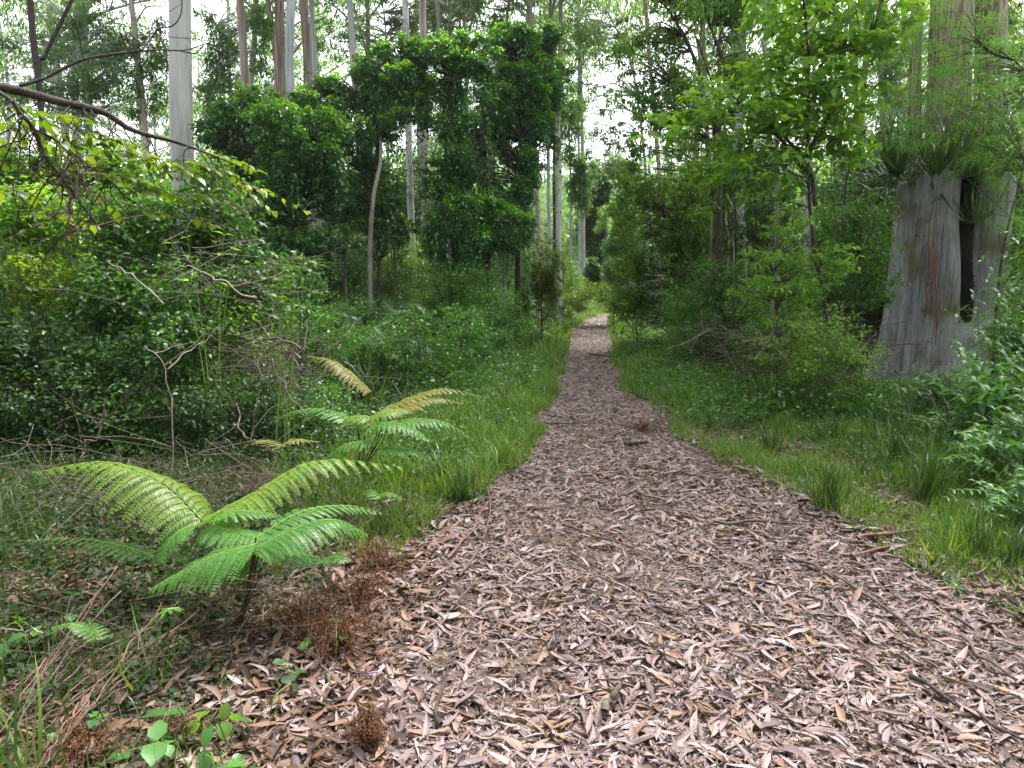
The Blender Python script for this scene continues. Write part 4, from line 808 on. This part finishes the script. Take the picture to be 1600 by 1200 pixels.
thick = [  # base px,  blob px, py, rx, ry, D, material, leaf, n, label
 (60, 40, 270, 60, 35, 7.2, 'mid', .07, 60, 'tall leafy shrub behind the yellow-green leaves of the overhanging branch'),
 (170, 170, 265, 65, 35, 7.6, 'olive', .07, 60, 'tall olive shrub rising between the dark branch and the thick pale gum'),
 (330, 340, 290, 45, 35, 8.0, 'mid', .07, 60, 'tall green shrub hiding the foot of the thick pale gum'),
 (90, 60, 330, 60, 40, 6.6, 'olive', .07, 60, 'yellow-green shrub at the picture edge under the hanging twigs'),
 (200, 210, 330, 70, 35, 6.6, 'mid', .065, 60, 'leafy shrub just under the tip of the dark overhanging branch'),
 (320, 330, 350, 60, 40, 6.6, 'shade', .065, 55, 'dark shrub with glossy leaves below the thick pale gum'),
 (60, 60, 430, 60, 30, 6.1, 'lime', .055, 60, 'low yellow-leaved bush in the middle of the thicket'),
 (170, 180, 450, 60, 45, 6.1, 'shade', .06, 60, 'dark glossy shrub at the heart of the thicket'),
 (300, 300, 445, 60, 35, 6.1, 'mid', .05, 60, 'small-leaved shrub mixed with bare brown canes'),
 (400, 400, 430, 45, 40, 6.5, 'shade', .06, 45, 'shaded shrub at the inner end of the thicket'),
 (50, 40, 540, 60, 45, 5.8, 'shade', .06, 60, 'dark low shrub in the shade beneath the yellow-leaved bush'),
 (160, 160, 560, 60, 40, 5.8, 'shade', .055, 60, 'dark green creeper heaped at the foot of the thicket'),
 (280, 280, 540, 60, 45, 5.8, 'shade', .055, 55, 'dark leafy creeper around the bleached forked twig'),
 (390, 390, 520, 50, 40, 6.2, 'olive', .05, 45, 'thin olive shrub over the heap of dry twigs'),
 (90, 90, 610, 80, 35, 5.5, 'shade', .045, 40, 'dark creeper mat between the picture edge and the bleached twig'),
 (210, 210, 630, 60, 35, 5.5, 'mid', .04, 40, 'fine-leaved low plants around the bleached forked twig'),
 (120, 120, 680, 90, 25, 5.5, 'shade', .035, 40, 'low dark weeds just behind the top of the spread frond'),
 (410, 420, 610, 45, 35, 5.9, 'shade', .04, 40, 'dark small-leaved plant under the heap of dry twigs'),
 (480, 490, 620, 45, 30, 5.9, 'cool', .04, 40, 'bluish small-leaved plant beside the drying yellow frond'),
 (240, 240, 690, 60, 25, 5.5, 'mid', .035, 40, 'low green weeds behind the two-armed fern'),
 (20, 30, 640, 50, 30, 5.5, 'shade', .05, 40, 'small dark plant under the creeper at the picture edge'),
 (340, 340, 620, 55, 30, 5.5, 'shade', .045, 40, 'small shaded plants behind the two-armed fern'),
]
for i, (bx, px, py, rx, ry, D, m, L, n, lab) in enumerate(thick):
    b = P(bx, 600, D+.1); b[2] = float(h(b[0], b[1]))-.02
    mass('thicket_shrub', [(px, py, rx*1.15, ry*1.25), (px+8, py+ry*1.3, rx, ry), (px-20, py+ry*.5, rx*.8, ry)], D, L*.95, .58, m, 1500, lab, 'shrub', T=OVAL if i % 2 else SPEAR, droop=.15, depth=.38, seed=100+i, flat=.5, npc=9, crs=.45, base_px=bx,
         stems=[((px+rg.normal()*rx*.5, py+rg.normal()*ry*.4, rg.normal()*.15), ((px+bx)/2+rg.normal()*20, (py+600)/2, 0), (bx+rg.normal()*25, 600, 0)) for _ in range(3)], stem_r=.007, partname='leaves')
leafy(130, P(440, 560, 5.5)*np.array([1, 1, 0]), [P(*q) for q in ((425,385,5.3),(450,405,5.3),(475,390,5.4),(440,425,5.3),(500,400,5.4),(460,445,5.3))], .13, .42, 'lime', 'young_sapling', 'young plant with big yellow-green leaves standing clear of the thicket', 'sapling', pairs=4, sr=.005, top_only=.78, sag=.05)
leafy(131, P(320, 560, 5.5)*np.array([1, 1, 0]), [P(*q) for q in ((265,365,5.2),(290,355,5.2),(350,350,5.3),(368,375,5.3))], .12, .42, 'bright', 'young_sapling', 'young plant with broad pointed leaves in the thicket below the branch tip', 'sapling', pairs=3, sr=.005, top_only=.8, sag=.05)
# right near herbs
herbs = [(1560,1540,600,55,35,5.8,.12,60,'broad-leaved herb with layered pointed leaves in front of the stump foot'),
 (1490,1445,605,40,16,7.2,.11,44,'herb with pale pointed leaves touching the flared foot of the stump'),
 (1600,1570,500,45,35,6.6,.12,60,'tall leafy herb shading the lower split of the stump'),
 (1640,1590,430,40,40,7.2,.12,56,'upper leafy herb in front of the split side of the stump'),
 (1640,1590,650,50,30,5.0,.105,40,'dark-stemmed herb nearest the picture edge below the stump'),
 (1560,1530,690,50,22,4.8,.08,36,'low herb with rounded leaves among the sedges'),
 (1600,1560,780,50,25,4.2,.07,30,'dark low herb patch between the sedges and the litter'),
 (1500,1480,660,50,20,6.0,.08,34,'spreading herb in front of the tall sedge tuft'),
 (1400,1390,640,35,12,7.0,.07,20,'small pale herb beside the outer root of the stump'),
 (1640,1600,740,30,25,4.0,.08,14,'heart-leaved seedling in the shade at the picture edge')]
for i, (bx, px, py, rx, ry, D, L, n, lab) in enumerate(herbs):
    b = P(bx, 640, D+.1); b[2] = float(h(b[0], b[1]))-.02
    leafy(140+i, b, tipset(px, py, rx*.8, ry*.9, D, .35, n, rg), L, .42, 'cool', 'broadleaf_herb', lab, 'plant', pairs=6, sr=.004, stem='greenstem', sag=.12, top_only=.55)
# heart-leaved seedlings in the near corner
def heart(px, py, D, L, n, seed, lab, m='cool'):
    L = L*1.5
    b = P(px, py, D); b[2] = float(h(b[0], b[1])); rg2 = np.random.default_rng(seed)
    tips = [b+np.array([rg2.normal()*L*.9, rg2.normal()*L*.9, L*(.5+.5*rg2.random())+.03]) for _ in range(n)]
    leafy(seed, b, tips, L, .85, m, 'heart_leaved_seedling', lab, 'seedling', pairs=1, T=OVAL, sr=.002, top_only=.97, sag=.3, fold=.15)
heart(255, 1160, 1.85, .085, 4, 201, 'largest heart-shaped leaves spread flat in the near corner')
heart(215, 1125, 1.98, .05, 3, 202, 'soft round-lobed leaf pair just above the largest heart-shaped leaves')
heart(330, 1075, 2.1, .055, 3, 203, 'light green seedling at the foot of the dark fern stipes', 'bright')
heart(360, 1190, 1.8, .04, 5, 204, 'small rounded seedling leaves at the bottom of the view')
heart(435, 1050, 2.25, .05, 3, 205, 'dark blue-green seedling beside the dead fern', 'shade')
heart(130, 1080, 2.1, .04, 4, 206, 'small seedling among the reddish stalks')
heart(30, 925, 2.6, .07, 5, 207, 'pointed grey-green leaves at the edge of the view below the side frond')
heart(90, 890, 2.75, .06, 4, 208, 'small dark plant under the low side frond', 'mid')
heart(1485, 905, 3.2, .04, 3, 209, 'small creeping plant where the litter meets the grass')
heart(510, 950, 2.6, .05, 3, 210, 'flat blue-green leaves beside the drooping dead fern')
for i, (px, py, D, n, L, w, lab) in enumerate(((1290,790,4.4,60,.42,.010,'arching grass tuft where the grass meets the leaf litter'), (1450,760,4.6,80,.5,.013,'large dark sedge tuft below the herbs'), (1405,700,5.4,50,.55,.012,'sedge tuft with one long upright pale blade'),
     (1480,860,3.6,14,.34,.010,'sparse long-bladed grass at the litter edge'), (720,770,4.6,60,.35,.009,'grass tuft leaning over the track below the pale fern group'), (690,740,5.0,50,.35,.009,'grass tuft behind the leaning one'),
     (565,590,7.6,60,.75,.03,'strap-leaved plant standing upright in the low weeds'), (235,1000,2.35,14,.32,.010,'long curved grass blades among the reddish stalks'), (40,1140,1.9,12,.4,.010,'long flat grass blades reaching in at the near corner'), (640,600,8,50,.45,.016,'coarse grass tuft in the low weeds near the strap-leaved plant'),
     (1500,620,6.4,60,.6,.014,'tall sedge tuft between the herbs and the stump'), (820,560,15,60,.7,.03,'grass tuft on the verge below the bright bush'))):
    g_ = P(px, py, D); g_[2] = float(h(g_[0], g_[1]))
    tuft('grass_tuft' if 'grass' in lab else 'sedge_tuft' if 'sedge' in lab else 'strap_leaved_plant', g_, n, L, w, 'tuft' if i not in (7, 8, 3) else 'grass', lab, 'grass tuft' if i != 6 else 'plant', 220+i, .95, .35)
# more unnamed tussocks along the right verge
tm = []
for i in range(46):
    y = 3.4+9*rg.random()**1.3; x = float(XR(y))+.25+1.9*rg.random(); 
    lab = 'green grass tussock growing on the verge between the litter and the stump'
    if i < 4: o = tuft('grass_tussock', (x, y, float(h(x, y))), 45, .26, .007, 'tuft', lab, 'grass tuft', 300+i, .9, .4, 'tussocks on the stump-side verge'); tm.append(o)
    else:
        o = tm[i % 4].copy(); C.objects.link(o); o.location = (x, y, float(h(x, y)))
    o.rotation_euler = (0, 0, rg.random()*6.28); s = .7+.7*rg.random(); o.scale = (s, s, s)
for i in range(30):
    y = 5.2+12*rg.random()**1.3; x = float(XL(y))-.15-1.1*rg.random(); o = tm[i % 4].copy(); C.objects.link(o); o.location = (x, y, float(h(x, y)))
    o['label'] = 'green grass tussock on the verge behind the pale ferns'; o['group'] = 'tussocks on the fern-side verge'; o.rotation_euler = (0, 0, rg.random()*6.28); s = .8+.7*rg.random(); o.scale = (s, s, s)
# fan palm in the shade
def palm():
    rg = np.random.default_rng(301); b = P(585, 540, 10.5); b[2] = float(h(b[0], b[1])); rt = root('fan_palm', b, 'low dark palm with spread fronds at the foot of the kinked sapling', 'palm')
    for i in range(11):
        az = i*2*pi/11+rg.normal()*.2; tip = np.array([cos(az)*1.0, sin(az)*.8, .45+.5*rg.random()]); c = smooth([(0, 0, 0), tip*np.array([.5, .5, 1.25]), tip], 22)
        T = nrm(np.gradient(c, axis=0)); ps, fs, ss = [], [], []
        for k in range(4, 22):
            S_ = np.cross(T[k], [0, 0, 1.]); 
            for sg in (-1, 1): ps.append(c[k]); fs.append(S_*sg+T[k]*.8-np.array([0, 0, .25])); ss.append(T[k])
        ob('frond', mesh('palm_frond', *cat_([stamp(BLADES[1], np.array(ps), np.array(fs), np.array(ss), .38, .028), tube(c, .008, 4)]), M['shade']), rt)
palm()

# ------------------------------------------------------------------ sticks and fallen wood
def stick(pxy, r, m, label, seed, cat='stick', name='fallen_stick', lift=.030, k=7):
    rg = np.random.default_rng(seed); p = np.array([G(*q) for q in pxy]); p[:, 2] += lift+r; b = p[0].copy(); c = wob(smooth(p-b, max(12, 6*len(p))), r*.6+.002, rg)
    rr = np.linspace(r, r*.55, len(c))*(1+.15*rg.standard_normal(len(c)))
    V, F = tube(c, rr, k, .06, rg); o = ob(name, mesh(name, V, F, M[m], True), None, b); return tag(o, label, cat)
stick([(1115,823),(1180,822),(1240,823)], .012, 'twig', 'straight dark stick lying across the middle of the track', 401)
stick([(1235,875),(1300,905),(1350,938),(1400,975),(1440,1010)], .010, 'twig', 'long thin stick lying diagonally on the litter', 402)
stick([(1420,1070),(1480,1105),(1540,1145),(1600,1180)], .009, 'darkbark', 'long dark stick nearest the camera on the litter', 403)
stick([(975,702),(990,700),(1012,701)], .022, 'darkbark', 'short thick charred stick on the track beyond the dead leafy clump', 404)
stick([(850,666),(880,668),(905,668)], .012, 'twig', 'thin stick at the fern-side edge of the track', 405)
stick([(880,830),(920,845),(985,872)], .010, 'twig', 'thin forked stick in the middle of the track', 406)
stick([(945,1122),(955,1100),(966,1080)], .016, 'twig', 'short chunky piece of bark-covered wood on bare soil', 407)
stick([(715,905),(745,870),(765,800),(745,740)], .009, 'twig', 'bent reddish stick along the fern-side edge of the track', 408)
stick([(920,556),(950,560),(985,566)], .02, 'twig', 'dark stick across the narrow far part of the track', 409)
stick([(1060,700),(1100,712),(1120,720)], .008, 'twig', 'small stick on the stump-side of the track', 410)
stick([(1340,855),(1390,848),(1450,838)], .014, 'redstalk', 'curl of orange bark at the stump-side litter edge', 411)
stick([(700,880),(730,850),(760,800),(775,770)], .007, 'redstalk', 'reddish stick running along the grass edge beside the bent one', 417)
stick([(640,1010),(700,960),(760,900)], .006, 'twig', 'thin straight stick slanting from the dead ferns onto the track', 418)
stick([(1500,1000),(1540,1040),(1590,1075)], .008, 'twig', 'stick near the picture edge between the two longest sticks', 419)
stick([(690,1150),(680,1120),(700,1060)], .008, 'darkbark', 'dark stick near the crumbling dead fern at the track edge', 480)
stick([(1330,880),(1380,868),(1440,862)], .010, 'redstalk', 'second curl of orange bark lying below the first', 412)
stick([(600,1000),(560,960),(500,940)], .006, 'darkbark', 'dark stick poking out of the dead ferns', 413)
stick([(520,1090),(500,1040),(480,1000)], .007, 'twig', 'brown stick below the drooping dead fern', 414)
stick([(1100,960),(1150,985),(1190,1000)], .005, 'darkbark', 'fine dark stick on the track beside the long diagonal stick', 415)
stick([(840,985),(860,940),(880,930)], .005, 'twig', 'fine stick near the bare soil patch', 416)
def aerial(pts, r, m, label, cat, name, seed, subs=0):
    rg = np.random.default_rng(seed); p = np.array([P(*q) for q in pts]); b = p[-1].copy(); c = wob(smooth(p-b, 30), min(.012, r*2), rg); tb = [tube(c, np.linspace(r*.5, r, 30), 6)]
    for i in range(subs):
        e = c[rg.integers(4, 26)]; d = nrm(rg.normal(size=3)+np.array([0, 0, .4])); ln = .15+.35*rg.random(); tb.append(tube(wob(np.array([e+d*t*ln for t in np.linspace(0, 1, 7)]), .02, rg), np.linspace(r*.45, r*.15, 7), 4))
    o = ob(name, mesh(name, *cat_(tb), M[m], True), None, b); return tag(o, label, cat)
aerial([(228,540,3.6),(245,555,3.6),(258,575,3.6),(262,610,3.6),(268,640,3.6),(270,690,3.6),(266,745,3.6)], .0045, 'paletwig', 'bleached forked twig standing up against the dark thicket', 'twig', 'bleached_twig', 420, 4)
aerial([(345,505,3.9),(310,540,3.8),(285,555,3.7),(262,575,3.6)], .004, 'paletwig', 'thin pale twig joining the bleached one from the thicket', 'twig', 'bleached_twig', 421, 1)
aerial([(168,408,4.2),(200,430,4.15),(257,473,4.1)], .006, 'paletwig', 'straight pinkish cane slanting through the thicket', 'cane', 'dry_cane', 422)
aerial([(280,415,4.2),(320,425,4.2),(350,440,4.2),(400,470,4.2)], .007, 'paletwig', 'arched pale brown cane near the standing young plant', 'cane', 'dry_cane', 423)
aerial([(110,240,3.0),(112,300,3.1),(107,345,3.2),(110,380,3.2)], .009, 'redstalk', 'reddish dead vine hanging below the dark branch', 'vine', 'dead_vine', 424, 3)
aerial([(122,240,3.0),(128,280,3.1),(136,310,3.2)], .007, 'redstalk', 'shorter reddish dead vine beside the longer one', 'vine', 'dead_vine', 425, 3)
aerial([(0,983,2.3),(40,984,2.3),(72,985,2.3)], .004, 'paletwig', 'straight pale twig at the edge of the view near the small ferns', 'twig', 'pale_twig', 426)
aerial([(155,745,3.2),(150,800,3.0),(210,815,2.9),(225,840,2.9)], .004, 'twig', 'thin arching dead stalk under the two-armed fern', 'stalk', 'dry_stalk', 427, 2)
rs = np.random.default_rng(431)
for i in range(24):
    x0, y0 = rs.uniform(-20, 120), rs.uniform(1080, 1200); ln = rs.uniform(90, 300); an = radians(rs.uniform(25, 62)); D0 = 1.85+(1200-y0)*.003
    pts = [(x0, y0, D0), (x0+ln*.5*cos(an), y0-ln*.5*sin(an)-rs.uniform(0, 12), D0+.16*ln/150), (x0+ln*cos(an), y0-ln*sin(an), D0+.33*ln/150)]
    o = aerial(pts, .0026+.0012*rs.random(), 'redstalk' if i % 3 else 'twig', 'reddish dry stalk leaning in the loose heap of the near corner', 'stalk', 'dry_stalk', 430+i); o['group'] = 'reddish stalks in the near corner'
aerial([(1145,310,15),(1158,350,14),(1165,400,13),(1168,440,12),(1168,472,12)], .018, 'paletwig', 'pale vine hanging straight beside the blue-grey trunk', 'vine', 'hanging_vine', 440)
aerial([(1135,300,15),(1160,360,13.5),(1172,390,12.5),(1184,430,12),(1190,455,12)], .016, 'paletwig', 'pale vine slanting away from the blue-grey trunk', 'vine', 'hanging_vine', 441)
for i, (pts, r, lab) in enumerate((([(1160,535,8.6),(1190,533,8.6),(1225,560,8.4)], .018, 'pale fallen limb in the undergrowth under the bright shrub'), ([(1220,500,9),(1200,530,8.7),(1180,560,8.5)], .012, 'light brown dead branch leaning in the tangle'), ([(1250,600,8),(1230,540,8.3),(1210,480,8.6)], .010, 'upright dead branch with many side twigs'),
     ([(1370,520,9),(1340,555,8.8),(1310,590,8.6)], .014, 'reddish dead branch sloping beside the stump'), ([(1110,500,10.5),(1135,515,10.3),(1160,530,10)], .012, 'grey fallen branch near the end of the tangle'), ([(1045,545,10),(1080,530,10),(1110,515,10)], .010, 'pale curved twig over the verge grass'),
     ([(425,560,4.6),(450,620,4.4),(480,650,4.4)], .008, 'brown dead branch at the end of the thicket'), ([(400,500,4.8),(440,540,4.7),(475,560,4.6)], .010, 'dry branch across the heap of twigs'), ([(380,540,4.7),(430,530,4.7),(470,545,4.6)], .009, 'second dry branch crossing the heap of twigs'), ([(370,630,4.3),(385,680,4.1),(400,690,4.1)], .009, 'short brown upright stick behind the two-armed fern'),
     ([(120,730,3.6),(145,690,3.7),(165,640,3.8)], .008, 'curved brown stick in the shade at the foot of the creeper'))):
    aerial(pts, r, 'paletwig' if 'pale' in lab or 'light' in lab else 'twig', lab, 'branch', 'dead_branch', 450+i, 9 if 'side twigs' in lab else 5)
# fine dead twig tangle: nobody could count it
rg = np.random.default_rng(470); tb = []
for (px, py, D, rx, ry, dd, n) in ((430,560,5.6,60,45,.6,80),(1200,545,8.8,110,35,1.2,70),(1250,590,8.2,60,30,.6,35),(120,1000,2.4,150,70,.3,70),(420,930,2.7,90,40,.3,70),(150,760,4.2,170,60,.8,140),(420,760,4.2,120,60,.6,90),(1330,560,9,50,40,.5,50),(350,420,5,120,60,.4,50)):
    for i in range(n):
        c = P(px+rg.normal()*rx*.6, py+rg.normal()*ry*.6, D+rg.normal()*dd*.5); d = nrm(rg.normal(size=3)*np.array([1, 1, .55])); ln = D*(.03+.06*rg.random()); c[2] = max(c[2], float(h(c[0], c[1]))+.02)
        tb.append(tube(wob(np.array([c+d*t*ln for t in np.linspace(-1, 1, 7)]), ln*.06, rg), D*.00045*(.5+.8*rg.random()), 4))
o = ob('dead_twigs', mesh('dead_twigs', *cat_(tb), M['twig'], True)); o['kind'] = 'stuff'; o['label'] = 'fine dead twigs tangled in the undergrowth'; o['category'] = 'twigs'

# ------------------------------------------------------------------ understory and forest fill
kinds = {
 'dark': bush(501, 1.3, 2.6, 7, 110, 34, .085, .5, 'shade'), 'darkb': bush(502, 1.1, 2.2, 6, 90, 34, .08, .5, 'shade'),
 'mid': bush(503, 1.2, 2.2, 7, 100, 34, .085, .48, 'mid'), 'midb': bush(504, 1.4, 1.8, 8, 110, 34, .08, .45, 'mid'),
 'olive': bush(505, 1.2, 2.6, 6, 90, 34, .09, .4, 'olive'), 'cool': bush(506, 1.0, 1.6, 7, 80, 34, .075, .5, 'cool'),
 'lime': bush(507, .9, 1.2, 7, 80, 34, .065, .45, 'olive'),
 'tall': bush(508, 1.6, 5.5, 5, 150, 36, .11, .42, 'mid', r0=.04, cr=.22), 'tallb': bush(509, 1.5, 6.0, 4, 140, 36, .11, .38, 'olive', r0=.045, cr=.24), 'tallc': bush(510, 1.8, 5.0, 5, 150, 36, .11, .45, 'shade', r0=.04, cr=.22)}
desc = {'dark': 'dark green', 'darkb': 'dark green', 'mid': 'mid-green', 'midb': 'mid-green', 'olive': 'olive-green', 'cool': 'bluish green', 'lime': 'bright green'}
def fillbush(kind, x, y, sc, zone, zs=1.):
    tall = kind.startswith('tall'); d = desc.get(kind, {'tall': 'slender mid-green', 'tallb': 'slender olive-green', 'tallc': 'dark-leaved'}.get(kind))
    nm = 'understory_tree' if tall else 'understory_shrub'
    place(nm, kinds[kind], ('stems', 'foliage'), (x, y, float(h(x, y))-.05), rnd.random()*6.28, sc, f'{d} {"tree" if tall else "shrub"} {zone}', 'tree' if tall else 'shrub', f'{d} {"trees" if tall else "shrubs"} {zone}', zs)
zl = 'in the understory on the fern side'; zr = 'in the understory on the stump side'
def jitter(x0, x1, y0, y1, sx, sy):
    y = y0
    while y < y1:
        x = x0
        while x < x1: yield x+rnd.uniform(-.4, .4)*sx, y+rnd.uniform(-.4, .4)*sy; x += sx
        y += sy
# low shrubs behind the left verge
for x, y in jitter(-8, 3, 8.5, 15, 1.5, 1.6):
    e = float(XL(y)-x)
    if e < 1.2 or x/y < -.62: continue
    s = min(1, .22+.10*e)*(.8+.4*rnd.random()); fillbush(rnd.choice(['mid', 'cool', 'midb', 'dark']), x, y, s*.9, 'low '+zl)
for x, y in jitter(-22, 6, 15, 30, 2.2, 2.4):
    e = float(XL(y)-x)
    if e < 1.3 or x/y < -.85: continue
    fillbush(rnd.choice(['dark', 'mid', 'darkb', 'olive', 'cool', 'midb']), x, y, min(1, .35+.12*e)*(.7+.5*rnd.random()), zl)
for x, y in jitter(-40, 10, 20, 60, 4.3, 4.3):
    e = float(XL(y)-x)
    if e < 3 or x/y < -.85: continue
    fillbush(rnd.choice(['tall', 'tallb', 'tallc', 'tallc']), x, y, .6+.4*rnd.random(), zl)
# right side
for x, y in jitter(2, 12, 8, 17, 1.5, 1.6):
    e = float(x-XR(y))
    if e < 1.3 or x/y > .85 or (4.5 < x < 9 and y < 11.5): continue
    fillbush(rnd.choice(['mid', 'cool', 'midb', 'dark', 'olive']), x, y, min(.95, .3+.13*e)*(.7+.5*rnd.random()), 'low '+zr)
for x, y in jitter(4, 28, 13, 30, 2.2, 2.4):
    e = float(x-XR(y))
    if e < 1.5 or x/y > .85: continue
    fillbush(rnd.choice(['dark', 'mid', 'midb', 'olive', 'darkb']), x, y, min(1.25, .45+.15*e)*(.8+.4*rnd.random()), zr)
for x, y in jitter(5, 50, 14, 60, 4.6, 4.6):
    e = float(x-XR(y))
    if e < 2.5 or x/y > .85: continue
    fillbush(rnd.choice(['tall', 'tallb', 'tallc']), x, y, .7+.5*rnd.random(), zr)
for x, y in list(jitter(-16, 18, -14, -7, 7.5, 6))+[(-7.5, 1.5), (-9, 5), (8.5, 1.5), (10, 5.5), (-6.5, -3), (7.5, -3), (-12, 3), (13, 2)]:
    fillbush(rnd.choice(['tall', 'tallb', 'tallc']), x, y, 1.3+.4*rnd.random(), 'standing behind the photographer')  # unseen trees of the wood, added around the camera to deepen shade
for x, y in list(jitter(-13, -4, 3.5, 11, 1.9, 1.9))+list(jitter(7, 15, 4, 10, 2, 2)):
    if abs(x/y) > .84: fillbush(rnd.choice(['dark', 'mid', 'darkb', 'midb']), x, y, .7+.5*rnd.random(), 'close beside the view, beyond its edge')
# leafy verge beyond the bend
for i in range(16):
    y = 30+24*rnd.random(); x = float(XR(y)+.8+2*rnd.random()) if i % 2 else float(XL(y)-1.0-2*rnd.random()); fillbush('lime', x, y, .7+.5*rnd.random(), 'along the far bend of the track')

# undergrowth masses under the arch and at the bend
for i, (bl, D, L, lf, dn, lab, cat) in enumerate((
    ([(480,500,45,30),(530,520,50,25),(510,545,50,22)], 8.5, .05, 'cool', 1500, 'bluish low shrub between the thicket and the strap-leaved plant', 'shrub'),
    ([(640,510,50,28),(600,540,45,22),(670,540,45,22)], 9.5, .05, 'mid', 1500, 'soft green weedy shrub in front of the dark palm', 'shrub'),
    ([(710,500,50,30),(750,520,45,25),(720,540,45,20)], 10.5, .05, 'cool', 1500, 'bluish weedy shrub beneath the dark curtain of vines', 'shrub'),
    ([(780,480,40,35),(800,510,40,22)], 13, .055, 'mid', 1500, 'green shrub between the vine tower and the bright bush', 'shrub'),
    ([(690,440,50,35),(740,450,45,35)], 13.5, .055, 'mid', 1400, 'mid-green shrub lit at the foot of the dark hanging stem', 'shrub'),
    ([(610,430,40,40),(650,440,35,40),(630,400,35,35)], 16, .06, 'olive', 1300, 'yellow-green shrub glowing behind the kinked sapling', 'shrub'),
    ([(540,430,45,45),(500,440,40,40),(560,400,30,40)], 16, .06, 'shade', 1300, 'dark shrub in the shade under the vine arch', 'shrub'),
    ([(470,440,40,50),(440,480,45,35)], 9, .06, 'shade', 1400, 'shaded shrub around the foot of the blue-grey gum', 'shrub'),
    ([(900,462,25,14),(935,458,25,16),(890,478,25,12),(955,470,16,12)], 28, .10, 'lime', 1200, 'bright low bush glowing at the far bend of the track', 'bush'),
    ([(948,478,26,12),(925,476,20,12),(975,474,18,10)], 48, .13, 'lime', 1300, 'bright green bank of foliage closing the view where the track turns away', 'bush'),
    ([(885,430,16,28),(900,445,16,20)], 30, .10, 'olive', 900, 'green bush between the straight white trunk and the twin trunks', 'bush'),
    ([(990,470,25,20),(1015,480,30,22),(1040,500,30,18)], 17, .06, 'mid', 1500, 'green bush closing the stump side of the track at the bend', 'bush'),
    ([(1100,505,40,25),(1150,540,45,22),(1070,530,30,18)], 11, .05, 'mid', 1500, 'weedy shrub on the verge below the blue-grey trunk', 'shrub'),
    ([(1230,520,45,28),(1290,510,40,30),(1260,560,45,25)], 9.3, .05, 'shade', 1300, 'shaded shrub around the foot of the curved sapling', 'shrub'),
    ([(1345,470,35,40),(1330,520,35,30)], 12.2, .055, 'shade', 1300, 'dark shrub crowding the flared foot of the stump', 'shrub'),
    ([(1580,480,45,60),(1590,400,35,50)], 10, .07, 'mid', 1100, 'green shrub behind the split side of the stump', 'shrub'))):
    mass('leafy_shrub' if cat == 'shrub' else 'round_bush', bl, D, L, .5, lf, dn, lab, cat, T=RHOMB, depth=D*.05, seed=700+i, flat=.5, npc=14, crs=.35,
         stems=[((bl[0][0]+R.normal()*12, bl[0][1], 0), (bl[0][0]+R.normal()*8, bl[0][1]+30, 0), (bl[0][0], 600, 0)) for _ in range(3)] if D < 20 else (), stem_r=.012)
# rounded forest crowns far behind close the view
for x, y in list(jitter(-60, 0, 48, 64, 5, 6))+list(jitter(18, 70, 44, 64, 5, 6)):
    if abs(x/y) > .95: continue
    z_ = 'at the back of the forest on the fern side' if x < 5 else 'at the back of the forest on the stump side'
    fillbush(rnd.choice(['mid', 'olive', 'dark']), x, y, 3.2+1.5*rnd.random(), z_)
for x, y in jitter(-25, 45, 66, 125, 8, 9):
    if abs(x/y-.13) > .35: continue
    fillbush(rnd.choice(['mid', 'olive', 'lime', 'cool']), x, y, 3.2+1.5*rnd.random(), 'covering the pale far hillside')

# background gums: copies of whole trees
def gumproto(i, bark):
    rg = np.random.default_rng(600+i); c = wob(smooth([(0, 0, -.2), (.2, .1, 6), (.3*(-1)**i, 0, 13), (0, 0, 22)], 20), .1, rg)
    return mesh('gum_trunk', *tube(c, np.linspace(.16, .06, 20), 10), M[bark], True)
trunks = [gumproto(0, 'pinkgum'), gumproto(1, 'whitegum'), gumproto(2, 'greygum'), gumproto(3, 'brownbark')]
bd = ['pinkish', 'white', 'grey', 'rough brown']
crowns2 = [gum_crown(631+i, 3.6, 10, 11, 6, 62, .25, flat=.5) for i in range(4)]
def bggum(x, y, i, sc, cz, zone):
    r = root('gum_tree', (x, y, float(h(x, y))), f'distant {bd[i]}-barked gum tree {zone}', 'tree', f'{bd[i]}-barked gums {zone}', rnd.random()*6.28, sc)
    ob('trunk', trunks[i], r)
    for nm, me in zip(('limbs', 'crown'), crowns2[rnd.randrange(4)]): ob(nm, me, r, (0, 0, cz))
for x, y in jitter(-44, 6, 24, 62, 7.8, 8.5):
    if float(XL(y)-x) < 2.5 or x/y < -.9: continue
    bggum(x, y, rnd.choice([0, 1, 1, 2, 2]), .85+.4*rnd.random(), 8+4*rnd.random(), 'deep in the forest on the fern side')
for x, y in jitter(9, 52, 22, 60, 6.0, 7):
    if float(x-XR(y)) < 3 or x/y > .9: continue
    bggum(x, y, rnd.choice([0, 1, 2, 3]), .85+.4*rnd.random(), 7+4*rnd.random(), 'deep in the forest on the stump side')
for x, y in jitter(-30, 60, 66, 120, 7.5, 9):
    if abs(x/y-.1) > .75: continue
    bggum(x, y, rnd.choice([0, 1, 2]), .7+.35*rnd.random(), 3+5*rnd.random(), 'on the far hillside')

# ------------------------------------------------------------------ haze
hv = np.array([(x, y, z) for x in (-390, 390) for y in (-55, 300) for z in (-3, 62)], float)
hm, hn = mat('forest_air'); pvn = hn.nodes.new('ShaderNodeVolumePrincipled'); pvn.inputs['Color'].default_value = (.93, .95, .97, 1)
pvn.inputs['Density'].default_value = .0004; pvn.inputs['Anisotropy'].default_value = .3
ho = hn.nodes.new('ShaderNodeOutputMaterial'); hn.links.new(pvn.outputs[0], ho.inputs['Volume'])
o = ob('haze', mesh('haze', hv, np.array([(0,1,3,2),(4,6,7,5),(0,4,5,1),(2,3,7,6),(0,2,6,4),(1,5,7,3)]), hm)); o['kind'] = 'stuff'
